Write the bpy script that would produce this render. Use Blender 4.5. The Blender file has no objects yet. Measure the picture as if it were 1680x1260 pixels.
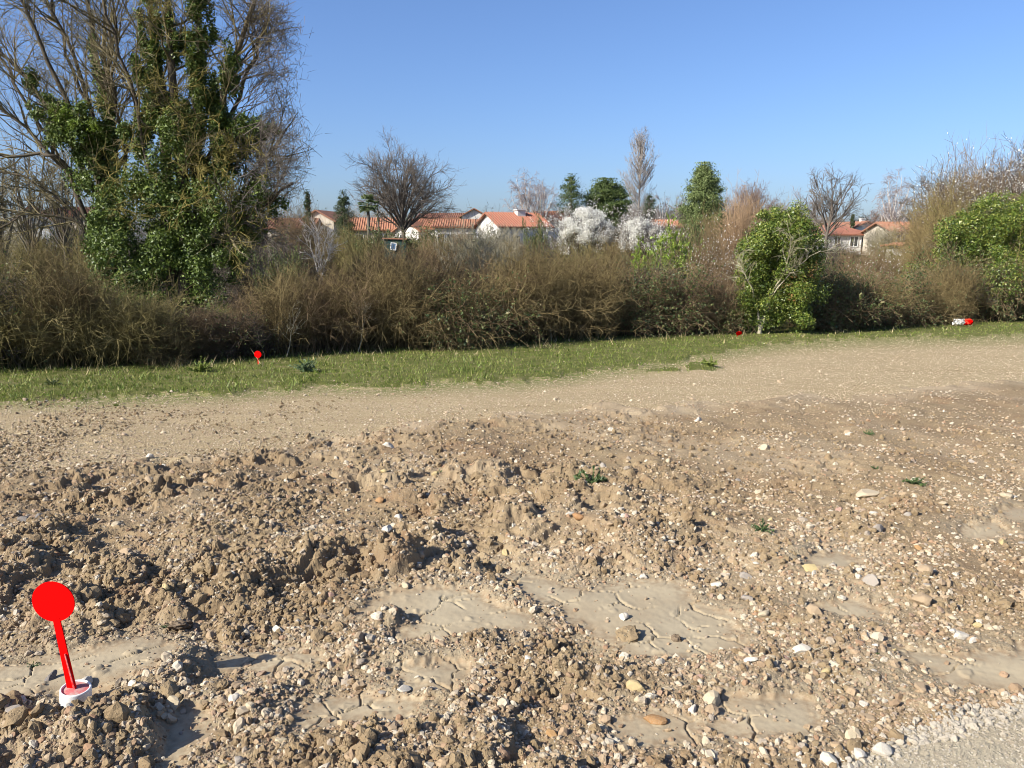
import bpy, math, random
import numpy as np
from mathutils import Vector, Matrix, Euler

S = bpy.context.scene
COL = S.collection
rng = np.random.default_rng(7)
random.seed(7)

# ------------------------------------------------------------------ camera, light, exposure
CAM_H = 1.65
FPX = 1269.0
PITCH = math.radians(10.06)
cam_d = bpy.data.cameras.new('camera')
cam_d.sensor_width = 36.0
cam_d.lens = 36.0 * FPX / 1680.0
cam_d.clip_start = 0.05
cam_d.clip_end = 4000.0
cam = bpy.data.objects.new('camera', cam_d)
COL.objects.link(cam)
cam.location = (0, 0, CAM_H)
cam.rotation_euler = (math.radians(90) - PITCH, 0, 0)
S.camera = cam

SUN_EL = math.radians(34)
SUN_AZ = math.radians(-122)          # direction towards the sun, from +y clockwise: left and a little behind
W = bpy.data.worlds.new('World')
S.world = W
W.use_nodes = True
wn, wl = W.node_tree.nodes, W.node_tree.links
wn.clear()
w_out = wn.new('ShaderNodeOutputWorld')
w_bg = wn.new('ShaderNodeBackground')
w_sky = wn.new('ShaderNodeTexSky')
w_sky.sky_type = 'NISHITA'
w_sky.sun_disc = False
w_sky.sun_elevation = SUN_EL
w_sky.sun_rotation = SUN_AZ
w_sky.altitude = 0
w_sky.air_density = 1.0
w_sky.dust_density = 1.5
w_sky.ozone_density = 8.0
w_bg.inputs['Strength'].default_value = 0.089
w_tint = wn.new('ShaderNodeMix')
w_tint.data_type = 'RGBA'
w_tint.blend_type = 'MULTIPLY'
w_tint.inputs[0].default_value = 1.0
w_tint.inputs[7].default_value = (1.03, 0.965, 1.01, 1)
wl.new(w_sky.outputs[0], w_tint.inputs[6])
wl.new(w_tint.outputs[2], w_bg.inputs['Color'])
wl.new(w_bg.outputs[0], w_out.inputs['Surface'])

sun_d = bpy.data.lights.new('sun', 'SUN')
sun_d.energy = 5.0
sun_d.angle = math.radians(0.5)
sun_d.color = (1.0, 0.94, 0.84)
sun = bpy.data.objects.new('sun', sun_d)
COL.objects.link(sun)
to_sun = Vector((math.sin(SUN_AZ) * math.cos(SUN_EL), math.cos(SUN_AZ) * math.cos(SUN_EL), math.sin(SUN_EL)))
sun.rotation_euler = to_sun.to_track_quat('Z', 'Y').to_euler()

S.view_settings.view_transform = 'Standard'
S.view_settings.look = 'None'
S.view_settings.exposure = 1.02
S.view_settings.gamma = 1.0
S.view_settings.use_curve_mapping = False
S.cycles.filter_width = 1.0

# ------------------------------------------------------------------ geometry of the view
CP, SP = math.cos(PITCH), math.sin(PITCH)
SLOPE = 0.04

def ray(px, py):
    a = (np.asarray(px, float) - 840.0) / FPX
    b = (630.0 - np.asarray(py, float)) / FPX
    return a, CP + b * SP, -SP + b * CP

def at(px, py, Y):
    """the point at forward distance Y that shows at photo pixel px, py"""
    a, f, u = ray(px, py)
    t = Y / f
    return np.stack([a * t, np.broadcast_to(Y, np.shape(a * t)).astype(float), CAM_H + u * t], -1)

def hit(px, py):
    """the point on the gently falling ground at photo pixel px, py"""
    a, f, u = ray(px, py)
    t = -CAM_H / (u + SLOPE * f)
    return a * t, f * t

def px_of(x, y, z):
    d = y * CP - (z - CAM_H) * SP
    v = y * SP + (z - CAM_H) * CP
    return 840.0 + FPX * x / d, 630.0 - FPX * v / d

def sstep(a, b, v):
    t = np.clip((v - a) / (b - a), 0, 1)
    return t * t * (3 - 2 * t)

def base_z(x, y):
    """large form of the land: falls to the hedge, rises again to the houses"""
    y = np.asarray(y, float)
    z = np.where(y < 34, -SLOPE * y, -SLOPE * 34)
    return z + 2.2 * sstep(34, 90, y) + 3.0 * sstep(110, 420, y) + 0 * np.asarray(x)

# ------------------------------------------------------------------ noise in numpy
def _h(ix, iy, s):
    a = (ix.astype(np.int64) * 374761393 + iy.astype(np.int64) * 668265263 + s * 2147483647 + 12345) & 0xFFFFFFFF
    a = ((a ^ (a >> 13)) * 1274126177) & 0xFFFFFFFF
    a = ((a ^ (a >> 16)) * 2246822519) & 0xFFFFFFFF
    return (a ^ (a >> 15)) & 0xFFFFFFFF

def hf(ix, iy, s):
    return _h(ix, iy, s).astype(np.float64) / 4294967295.0

def perlin(x, y, s=0):
    ix, iy = np.floor(x), np.floor(y)
    fx, fy = x - ix, y - iy
    ux, uy = fx * fx * fx * (fx * (fx * 6 - 15) + 10), fy * fy * fy * (fy * (fy * 6 - 15) + 10)
    def g(dx, dy):
        a = hf(ix + dx, iy + dy, s) * 6.2831853
        return np.cos(a) * (fx - dx) + np.sin(a) * (fy - dy)
    a = g(0, 0) * (1 - ux) + g(1, 0) * ux
    b = g(0, 1) * (1 - ux) + g(1, 1) * ux
    return (a * (1 - uy) + b * uy) * 1.5

def fbm(x, y, s=0, o=4, gain=0.5):
    t, a = 0, 1.0
    for k in range(o):
        t = t + a * perlin(x * 2.03 ** k + 17.3 * k, y * 2.03 ** k - 9.1 * k, s + k)
        a *= gain
    return t

def worley(x, y, s=0):
    ix, iy = np.floor(x), np.floor(y)
    f1 = np.full(x.shape, 9.0); f2 = np.full(x.shape, 9.0); cid = np.zeros(x.shape)
    for dx in (-1, 0, 1):
        for dy in (-1, 0, 1):
            cx, cy = ix + dx, iy + dy
            d = np.hypot(cx + hf(cx, cy, s) - x, cy + hf(cx, cy, s + 5) - y)
            near = d < f1
            f2 = np.where(near, f1, np.minimum(f2, d))
            cid = np.where(near, hf(cx, cy, s + 9), cid)
            f1 = np.where(near, d, f1)
    return f1, f2, cid

def sdf_poly(x, y, poly):
    """signed distance (negative inside) to a closed polygon of ground points"""
    P = np.asarray(poly); n = len(P)
    d = np.full(x.shape, 1e9); ins = np.zeros(x.shape, bool)
    for i in range(n):
        ax, ay = P[i]; bx, by = P[(i + 1) % n]
        ex, ey = bx - ax, by - ay
        t = np.clip(((x - ax) * ex + (y - ay) * ey) / (ex * ex + ey * ey + 1e-12), 0, 1)
        d = np.minimum(d, np.hypot(x - ax - t * ex, y - ay - t * ey))
        c = ((ay > y) != (by > y)) & (x < (bx - ax) * (y - ay) / (by - ay + 1e-12) + ax)
        ins ^= c
    return np.where(ins, -d, d)

# ------------------------------------------------------------------ materials
class N:
    def __init__(self, name):
        self.m = bpy.data.materials.new(name)
        self.m.use_nodes = True
        self.t = self.m.node_tree
        self.b = self.t.nodes['Principled BSDF']
        self.out = self.t.nodes['Material Output']
    def n(self, kind, **kw):
        o = self.t.nodes.new('ShaderNode' + kind)
        for k, v in kw.items():
            if k in o.inputs:
                self.set(o.inputs[k], v)
            else:
                setattr(o, k, v)
        return o
    def set(self, sock, v):
        if hasattr(v, 'is_output'):
            self.t.links.new(v, sock)
        elif isinstance(v, bpy.types.Node):
            self.t.links.new(v.outputs[0], sock)
        else:
            sock.default_value = v
    def noise(self, scale, detail=3, rough=0.55, vec=None, dist=0.0):
        o = self.n('TexNoise'); o.inputs['Scale'].default_value = scale
        o.inputs['Detail'].default_value = detail; o.inputs['Roughness'].default_value = rough
        o.inputs['Distortion'].default_value = dist
        if vec is not None: self.set(o.inputs['Vector'], vec)
        return o.outputs['Fac']
    def ramp(self, fac, stops, interp='LINEAR'):
        o = self.n('ValToRGB'); o.color_ramp.interpolation = interp
        e = o.color_ramp.elements
        while len(e) < len(stops): e.new(0.5)
        for q, (p, c) in zip(e, stops):
            q.position = p
            q.color = (c, c, c, 1) if isinstance(c, (int, float)) else (*c, 1)
        self.set(o.inputs['Fac'], fac)
        return o.outputs['Color']
    def mix(self, fac, a, b, mode='MIX'):
        o = self.n('Mix', data_type='RGBA', blend_type=mode)
        self.set(o.inputs[0], fac)
        for k, v in ((6, a), (7, b)):
            if isinstance(v, tuple): v = (*v, 1) if len(v) == 3 else v
            self.set(o.inputs[k], v)
        return o.outputs[2]
    def math(self, op, a, b=0.5):
        o = self.n('Math', operation=op)
        self.set(o.inputs[0], a); self.set(o.inputs[1], b)
        return o.outputs[0]
    def attr(self, name):
        return self.n('Attribute', attribute_name=name).outputs['Fac']
    def pos(self):
        return self.n('NewGeometry').outputs['Position']
    def obj(self):
        return self.n('TexCoord').outputs['Object']
    def rand(self):
        return self.n('ObjectInfo').outputs['Random']
    def bump(self, h, strength=0.5, dist=0.01):
        o = self.n('Bump'); o.inputs['Strength'].default_value = strength; o.inputs['Distance'].default_value = dist
        self.set(o.inputs['Height'], h)
        self.t.links.new(o.outputs[0], self.b.inputs['Normal'])
    def done(self, color=None, rough=0.9, spec=0.3):
        if color is not None:
            self.set(self.b.inputs['Base Color'], (*color, 1) if isinstance(color, tuple) and len(color) == 3 else color)
        self.set(self.b.inputs['Roughness'], rough)
        self.b.inputs['Specular IOR Level'].default_value = spec
        return self.m

def two_tone(name, c1, c2, scale, rough=0.9, spec=0.3, bump=0.0, bscale=None, lo=0.35, hi=0.65, dist=0.01):
    q = N(name); p = q.obj()
    f = q.ramp(q.noise(scale, 4, 0.6, p), [(lo, 0.0), (hi, 1.0)])
    c = q.mix(f, c1, c2)
    if bump: q.bump(q.noise(bscale or scale * 3, 4, 0.6, p), bump, dist)
    return q.done(c, rough, spec)

def leaf_mat(name, cols, rough=0.5, spec=0.4, scale=2.0, trans=0.2):
    """leaves: colour changes leaf by leaf (the island) and softly over the plant"""
    q = N(name)
    r = q.n('NewGeometry').outputs['Random Per Island']
    f = q.math('ADD', q.math('MULTIPLY', r, 0.65), q.math('MULTIPLY', q.noise(scale, 2, 0.5, q.pos()), 0.45))
    n = len(cols)
    c = q.ramp(f, [(0.15 + 0.75 * i / (n - 1), k) for i, k in enumerate(cols)])
    q.done(c, rough, spec)
    if trans:
        t = q.n('BsdfTranslucent'); q.set(t.inputs['Color'], c)
        mx = q.n('MixShader'); mx.inputs[0].default_value = trans
        q.t.links.new(q.b.outputs[0], mx.inputs[1]); q.t.links.new(t.outputs[0], mx.inputs[2])
        q.t.links.new(mx.outputs[0], q.out.inputs['Surface'])
    return q.m

def bark_mat(name, cols, scale=1.2, rough=0.9):
    """twigs and bark: brown, grey and lichen tones by twig and over the crown"""
    q = N(name)
    r = q.n('NewGeometry').outputs['Random Per Island']
    f = q.math('ADD', q.math('MULTIPLY', r, 0.5), q.math('MULTIPLY', q.noise(scale, 3, 0.6, q.pos()), 0.6))
    n = len(cols)
    return q.done(q.ramp(f, [(0.2 + 0.65 * i / (n - 1), k) for i, k in enumerate(cols)]), rough, 0.25)

# ------------------------------------------------------------------ meshes and objects
def mesh_np(name, verts, quads=None, tris=None, mats=(), mat_idx=None, smooth=False):
    verts = np.ascontiguousarray(verts, np.float32).reshape(-1, 3)
    loops, tot = [], []
    if quads is not None and len(quads):
        loops.append(np.asarray(quads, np.int32).reshape(-1)); tot.append(np.full(len(quads), 4, np.int32))
    if tris is not None and len(tris):
        loops.append(np.asarray(tris, np.int32).reshape(-1)); tot.append(np.full(len(tris), 3, np.int32))
    loops = np.concatenate(loops); tot = np.concatenate(tot)
    me = bpy.data.meshes.new(name)
    me.vertices.add(len(verts)); me.vertices.foreach_set('co', verts.ravel())
    me.loops.add(len(loops)); me.loops.foreach_set('vertex_index', loops)
    me.polygons.add(len(tot))
    me.polygons.foreach_set('loop_start', np.concatenate([[0], np.cumsum(tot)[:-1]]).astype(np.int32))
    if mat_idx is not None: me.polygons.foreach_set('material_index', np.asarray(mat_idx, np.int32))
    me.polygons.foreach_set('use_smooth', np.full(len(tot), smooth, bool))
    for m in mats: me.materials.append(m)
    me.update(calc_edges=True)
    return me

def link(name, me, parent=None, loc=None):
    o = bpy.data.objects.new(name, me)
    COL.objects.link(o)
    if parent is not None: o.parent = parent
    if loc is not None: o.location = loc
    return o

def tag(o, label=None, cat=None, group=None, kind=None):
    if label: o['label'] = label
    if cat: o['category'] = cat
    if group: o['group'] = group
    if kind: o['kind'] = kind
    return o

def thing(name, label, cat, loc=(0, 0, 0), rz=0.0, group=None):
    o = bpy.data.objects.new(name, None)
    COL.objects.link(o)
    o.location = tuple(float(v) for v in loc); o.rotation_euler = (0, 0, rz)
    o.empty_display_size = 0.2
    return tag(o, label, cat, group)

def copy_tree(o, parent=None):
    c = o.copy(); COL.objects.link(c)
    if parent is not None: c.parent = parent
    for ch in list(o.children): copy_tree(ch, c)
    return c

def struct(name, me, **kw):
    o = link(name, me); o['kind'] = 'structure'
    return o

class MB:
    """collects boxes, prisms and tubes into one mesh"""
    def __init__(self): self.v = []; self.f = []
    def add(self, vs, fs):
        b = len(self.v); self.v += [tuple(map(float, p)) for p in vs]
        self.f += [tuple(b + i for i in q) for q in fs]
    def box(self, c, s, rz=0.0, ry=0.0):
        M = Matrix.Rotation(rz, 3, 'Z') @ Matrix.Rotation(ry, 3, 'Y')
        vs = []
        for dx in (-1, 1):
            for dy in (-1, 1):
                for dz in (-1, 1):
                    p = M @ Vector((dx * s[0] / 2, dy * s[1] / 2, dz * s[2] / 2))
                    vs.append((c[0] + p.x, c[1] + p.y, c[2] + p.z))
        self.add(vs, [(0, 1, 3, 2), (4, 6, 7, 5), (0, 4, 5, 1), (2, 3, 7, 6), (0, 2, 6, 4), (1, 5, 7, 3)])
    def lathe(self, prof, n=24, c=(0, 0, 0), M=None):
        vs = []
        for r, z in prof:
            for k in range(n):
                a = 2 * math.pi * k / n
                p = Vector((r * math.cos(a), r * math.sin(a), z))
                if M is not None: p = M @ p
                vs.append((p.x + c[0], p.y + c[1], p.z + c[2]))
        fs = []
        for j in range(len(prof) - 1):
            for k in range(n):
                fs.append((j * n + k, j * n + (k + 1) % n, (j + 1) * n + (k + 1) % n, (j + 1) * n + k))
        self.add(vs, fs)
    def mesh(self, name, mat, smooth=False):
        me = bpy.data.meshes.new(name); me.from_pydata(self.v, [], self.f)
        if mat: me.materials.append(mat)
        if smooth:
            for p in me.polygons: p.use_smooth = True
        me.update(); return me
    def build(self, name, mat, parent=None, smooth=False):
        return link(name, self.mesh(name, mat, smooth), parent)
# ------------------------------------------------------------------ the ground
def hits(pts): 
    return [tuple(float(v) for v in hit(*p)) for p in pts]

CH_X = [-700, 0, 140, 300, 430, 520, 700, 850, 1000, 1150, 1300, 1450, 1680, 2400]
CH_R = [840, 762, 764, 752, 738, 720, 694, 682, 668, 662, 652, 642, 622, 590]
GR_X = [-700, 0, 150, 300, 400, 520, 640, 760, 850, 930, 990, 1040, 1125, 1135, 1300, 1440, 1560, 1680, 2400]
GR_R = [672, 655, 652, 646, 640, 630, 632, 626, 624, 614, 605, 599, 590, 582, 560, 553, 551, 548, 530]
HB_X = [-700, 0, 200, 425, 620, 800, 1000, 1200, 1400, 1600, 1680, 2400]
HB_R = [640, 612, 605, 591, 578, 569, 555, 549, 541, 528, 522, 490]

MUD = [
    [(590, 1000), (640, 968), (700, 962), (765, 968), (800, 985), (862, 1008), (868, 1024), (790, 1030), (720, 1042), (668, 1040), (690, 1005)],
    [(848, 936), (905, 948), (968, 962), (1050, 950), (1110, 948), (1128, 984), (1190, 996), (1208, 1052), (1120, 1068), (1040, 1062), (1000, 1040), (955, 1010), (930, 985), (860, 962)],
    [(-60, 1092), (40, 1085), (128, 1062), (228, 1046), (282, 1060), (250, 1086), (172, 1112), (120, 1135), (60, 1128), (-60, 1168)],
    [(492, 1176), (535, 1138), (585, 1132), (640, 1144), (680, 1156), (664, 1170), (560, 1166)],
    [(655, 1102), (700, 1096), (765, 1096), (735, 1122), (672, 1124)],
    [(1172, 1182), (1200, 1150), (1255, 1143), (1316, 1146), (1326, 1160), (1308, 1190), (1250, 1198)],
    [(1476, 1056), (1530, 1066), (1600, 1078), (1700, 1062), (1760, 1080), (1700, 1112), (1560, 1110)],
    [(1575, 868), (1630, 858), (1650, 872), (1600, 880)],
    [(1640, 838), (1720, 830), (1740, 850), (1660, 852)],
    [(1325, 915), (1380, 905), (1400, 922), (1345, 930)],
    [(1350, 1000), (1400, 985), (1440, 1000), (1390, 1012)],
    [(1010, 1178), (1080, 1168), (1150, 1172), (1130, 1196), (1050, 1205)],
    [(380, 1075), (450, 1060), (500, 1072), (440, 1090)],
    [(270, 1185), (312, 1165), (318, 1195), (290, 1240)],
]
MUD_G = [hits(p) for p in MUD]
ROAD_G = hits([(1345, 1290), (1400, 1225), (1480, 1196), (1560, 1178), (1680, 1146), (1900, 1090), (2600, 930), (6000, 700), (6000, 2200), (1000, 2200), (1200, 1500)])

u = np.concatenate([np.linspace(-2.0, -0.74, 70, endpoint=False), np.linspace(-0.74, 0.74, 930), np.linspace(0.74, 2.0, 71)[1:]])
NU = len(u)
# rows evenly spread over the photograph's rows, from just before the camera to behind the hedge
rows = np.concatenate([np.linspace(1480, 1215, 54, endpoint=False), np.linspace(1215, 660, 372, endpoint=False), np.linspace(660, 512, 62)])
yy = hit(np.full(len(rows), 840.0), rows)[1]
NV = len(yy)
GX = u[None, :] * (yy[:, None] + 0.3)
GY = np.repeat(yy[:, None], NU, 1)
GX = GX + 0.0
PXX, PXY = px_of(GX, GY, base_z(GX, GY))

def zones(x, y, pxx, pxy):
    wob = fbm(x * 1.3, y * 0.9, 40, 4)
    k = 10.0
    churn = sstep(-6, 6, pxy - np.interp(pxx, CH_X, CH_R) + wob * 11)
    grass = 1 - sstep(-4.0, 4.0, pxy - np.interp(pxx, GR_X, GR_R) + wob * 7)
    tongue = sstep(1.0, 0.3, np.hypot((pxx - 1150) / 42.0, (pxy - 600 + (pxx - 1150) * 0.02) / 8.0) + wob * 0.5)
    strip = sstep(1.0, 0.2, np.hypot((pxx - 1030) / 90.0, (pxy - 606) / 5.0) + wob * 0.9) * 0.8
    grass = np.maximum(grass, np.maximum(tongue, strip))
    w2 = fbm(x * 5, y * 5, 60, 3)
    near = pxy > 800
    d = np.full(x.shape, 9.0); which = np.full(x.shape, -1)
    for i, P in enumerate(MUD_G):
        a = np.asarray(P); m = near & (x > a[:, 0].min() - .5) & (x < a[:, 0].max() + .5) & (y > a[:, 1].min() - .5) & (y < a[:, 1].max() + .5)
        if m.any():
            q = sdf_poly(x[m], y[m], P) + 0.045 * w2[m] + 0.02 * fbm(x[m] * 16, y[m] * 16, 66, 3)
            b = q < d[m]
            dm = d[m]; dm[b] = q[b]; d[m] = dm
            wm = which[m]; wm[b] = i; which[m] = wm
    road = sdf_poly(x, y, ROAD_G) + 0.03 * w2
    return churn, grass, d, which, road

churn, grass, mud_d, mud_i, road_d = zones(GX, GY, PXX, PXY)
mud_d = mud_d - 0.035

def relief(x, y, pxx, pxy, churn, grass, mud_d, road_d):
    wx = x + 0.05 * fbm(x * 5, y * 5, 11, 3); wy = y + 0.05 * fbm(x * 5 + 9, y * 5, 12, 3)
    # how rough the ploughed ground is, from place to place
    side = np.interp(pxx, [-300, 150, 700, 1000, 1250, 1500, 2000], [1.0, 1.0, 1.02, 0.9, 0.52, 0.4, 0.36])
    side = side * np.interp(pxy, [600, 700, 760, 800, 900, 1000, 1300], [0.45, 0.5, 0.75, 1.1, 1.15, 1.0, 1.0])
    patch = sstep(-0.45, 0.35, fbm(x * 0.9, y * 0.9, 21, 3))
    R = side * (0.30 + 0.85 * patch) * (0.35 + 0.65 * sstep(0.0, 0.4, mud_d))
    f1, f2, c1 = worley(wx / 0.34, wy / 0.34, 101)
    big = sstep(0.0, 0.5, f2 - f1) * (c1 - 0.25)
    f1, f2, c2 = worley(wx / 0.15, wy / 0.15, 111)
    mid = sstep(0.0, 0.55, f2 - f1) * (c2 - 0.2)
    w3x = x + 0.015 * fbm(x * 18, y * 18, 13, 2); w3y = y + 0.015 * fbm(x * 18 + 5, y * 18, 14, 2)
    f1, f2, c3 = worley(w3x / 0.06, w3y / 0.06, 121)
    sml = sstep(0.0, 0.6, f2 - f1) * (c3 - 0.1)
    f1, f2, c4 = worley(w3x / 0.027, w3y / 0.027, 131)
    tny = sstep(0.0, 0.5, f2 - f1) * c4
    sml = sml * sstep(9.0, 4.5, y); tny = tny * sstep(5.5, 3.0, y)
    und = fbm(x * 0.75, y * 0.75, 31, 3)
    # pits and steep little banks
    n1 = fbm(x * 1.9, y * 1.9, 41, 3)
    bank = sstep(-0.14, 0.04, n1) + 0.8 * sstep(0.22, 0.40, n1)
    n2 = fbm(x * 4.3 + 3, y * 4.3, 45, 3)
    bank2 = sstep(-0.03, 0.10, n2)
    fine = fbm(x * 32, y * 32, 51, 3) * sstep(7.0, 3.5, y)
    h = und * 0.055 + R * (0.034 * big + 0.022 * mid + 0.048 * (bank - 0.6) + 0.018 * bank2)
    h = h + (0.35 + 0.65 * np.clip(R, 0, 1.3)) * (0.012 * sml + 0.007 * tny) + 0.004 * fine
    # the rolled track: flat, with a gritty skin and faint ruts; rougher where clods were spread at its left end
    rutw = 0.012 * fbm(x * 0.5, y * 2.2, 71, 3)
    left = np.interp(pxx, [-200, 0, 300, 700], [1.1, 1.0, 0.6, 0.12]) * np.interp(pxy, [640, 680, 720, 760], [0.2, 1, 1, 0.8])
    ht = rutw + 0.006 * fine + left * (0.030 * mid * sstep(-0.1, 0.4, fbm(x * 2.2, y * 1.4, 73, 3)) + 0.014 * sml) + 0.007 * tny - 0.03
    hg = 0.02 * fbm(x * 1.2, y * 1.2, 81, 3) + 0.004 * fine + 0.02
    H = ht * (1 - churn) + h * churn
    H = H * (1 - grass) + hg * grass
    # dried puddles: level sheets of silt with shrinkage cracks
    lvl = -0.022 + 0.026 * und + 0.005 * fbm(x * 4, y * 4, 93, 2)
    cx = x + 0.03 * fbm(x * 6, y * 6, 94, 3); cy = y + 0.03 * fbm(x * 6, y * 6, 97, 3)
    f1, f2, cc = worley(cx / 0.21, cy / 0.21, 141)
    gate = sstep(-0.28, 0.10, fbm(x * 3.5, y * 3.5, 98, 2))
    crack = sstep(0.036, 0.010, f2 - f1) * gate
    curl = 0.0015 * sstep(0.35, 0.0, f2 - f1) * gate
    grit = sstep(0.35, 0.6, fbm(x * 7, y * 7, 99, 3))
    lv = lvl + curl + 0.012 * grit * sml - 0.020 * crack + 0.0012 * fine
    mm = sstep(0.06, -0.025, mud_d)
    H = H * (1 - mm) + lv * mm
    # hollow the ground a little towards the puddles
    H = H - 0.03 * sstep(0.25, 0.0, mud_d) * (1 - mm) * np.clip(R, 0, 1)
    # mounds seen at the marker's foot
    for (mx, my, r, a) in ((190, 1205, 0.26, 0.09), (30, 1175, 0.16, 0.05), (945, 1105, 0.13, 0.07), (1035, 1030, 0.09, 0.035), (640, 1015, 0.12, 0.05),
                           (690, 880, 0.25, 0.10), (845, 850, 0.22, 0.10), (650, 930, 0.2, 0.08), (770, 930, 0.16, 0.07), (540, 930, 0.22, 0.08), (200, 990, 0.3, 0.06), (290, 1005, 0.1, 0.06)):
        gx, gy = hit(mx, my)
        dd = np.hypot(x - gx, (y - gy)) / r
        H = H + a * sstep(1.0, 0.25, dd + 0.35 * fbm(x * 7, y * 7, 77, 3)) * (1 - mm)
    gx, gy = hit(119, 1146)
    seat = sstep(0.26, 0.09, np.hypot(x - gx, y - gy + 0.03))
    H = H * (1 - seat) + (-0.035 + 0.35 * (H - 0.02)) * seat
    rr = sstep(0.03, -0.06, road_d)
    hr = -0.015 + 0.01 * fbm(x * 1.5, y * 1.5, 95, 2) + 0.0045 * tny + 0.002 * fine
    H = H * (1 - rr) + hr * rr
    # a shallow ditch under the hedge
    return H, R, mm, rr, crack * mm, cc

H, RGH, MUDM, ROADM, CRACK, _cc = relief(GX, GY, PXX, PXY, churn, grass, mud_d, road_d)
GZ = base_z(GX, GY) + H

def gz(x, y):
    """height of the finished ground (bilinear)"""
    x = np.asarray(x, float); y = np.asarray(y, float)
    fi = np.interp(y, yy, np.arange(NV)); uu = x / (y + 0.3)
    fj = np.interp(uu, u, np.arange(NU))
    inside = (fj > 0) & (fj < NU - 1) & (y < yy[-1]) & (y > yy[0])
    i = np.clip(fi.astype(int), 0, NV - 2); j = np.clip(fj.astype(int), 0, NU - 2)
    a = np.clip(fi - i, 0, 1); b = np.clip(fj - j, 0, 1)
    z = (GZ[i, j] * (1 - a) + GZ[i + 1, j] * a) * (1 - b) + (GZ[i, j + 1] * (1 - a) + GZ[i + 1, j + 1] * a) * b
    return np.where(inside, z, base_z(x, y))

def sample(F, x, y):
    i = np.clip(np.round(np.interp(y, yy, np.arange(NV))).astype(int), 0, NV - 1)
    j = np.clip(np.round(np.interp(x / (y + 0.3), u, np.arange(NU))).astype(int), 0, NU - 1)
    return F[i, j]

# ---- materials of the ground
def soil_material():
    q = N('churned_soil'); p = q.pos()
    big = q.ramp(q.noise(0.8, 4, 0.6, p), [(0.35, 0.0), (0.65, 1.0)])
    c = q.mix(big, (0.174, 0.120, 0.068), (0.217, 0.161, 0.093))
    m = q.ramp(q.noise(9, 4, 0.65, p), [(0.38, 0.0), (0.66, 1.0)])
    c = q.mix(q.math('MULTIPLY', m, 0.55), c, (0.250, 0.191, 0.111))
    red = q.ramp(q.noise(2.3, 3, 0.6, p, 0.6), [(0.56, 0.0), (0.70, 1.0)])
    c = q.mix(q.math('MULTIPLY', red, 0.5), c, (0.178, 0.105, 0.058))
    v = q.n('TexVoronoi'); v.inputs['Scale'].default_value = 95; q.set(v.inputs['Vector'], p)
    sp = q.math('MULTIPLY', q.ramp(v.outputs['Distance'], [(0.20, 1.0), (0.36, 0.0)]), q.ramp(v.outputs['Color'], [(0.55, 0.0), (0.62, 1.0)]))
    c = q.mix(q.math('MULTIPLY', sp, 0.75), c, q.ramp(q.noise(40, 1, 0.5, p), [(0.35, (0.233, 0.161, 0.082)), (0.5, (0.306, 0.258, 0.170)), (0.65, (0.366, 0.336, 0.251))]))
    dry = q.math('MULTIPLY', q.attr('dry'), q.ramp(q.noise(5, 5, 0.75, p), [(0.32, 0.35), (0.62, 1.0)]))
    c = q.mix(q.math('MULTIPLY', dry, 0.85), c, (0.351, 0.280, 0.182))
    # a film of grey silt around the puddles
    c = q.mix(q.math('MULTIPLY', q.attr('silt'), q.ramp(q.noise(14, 4, 0.7, p), [(0.3, 0.2), (0.6, 1.0)])), c, (0.256, 0.218, 0.150))
    h = q.math('ADD', q.math('MULTIPLY', q.noise(60, 5, 0.7, p), 1.0), q.math('MULTIPLY', sp, 0.6))
    q.bump(h, 0.9, 0.008)
    return q.done(c, 0.95, 0.15)

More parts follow.
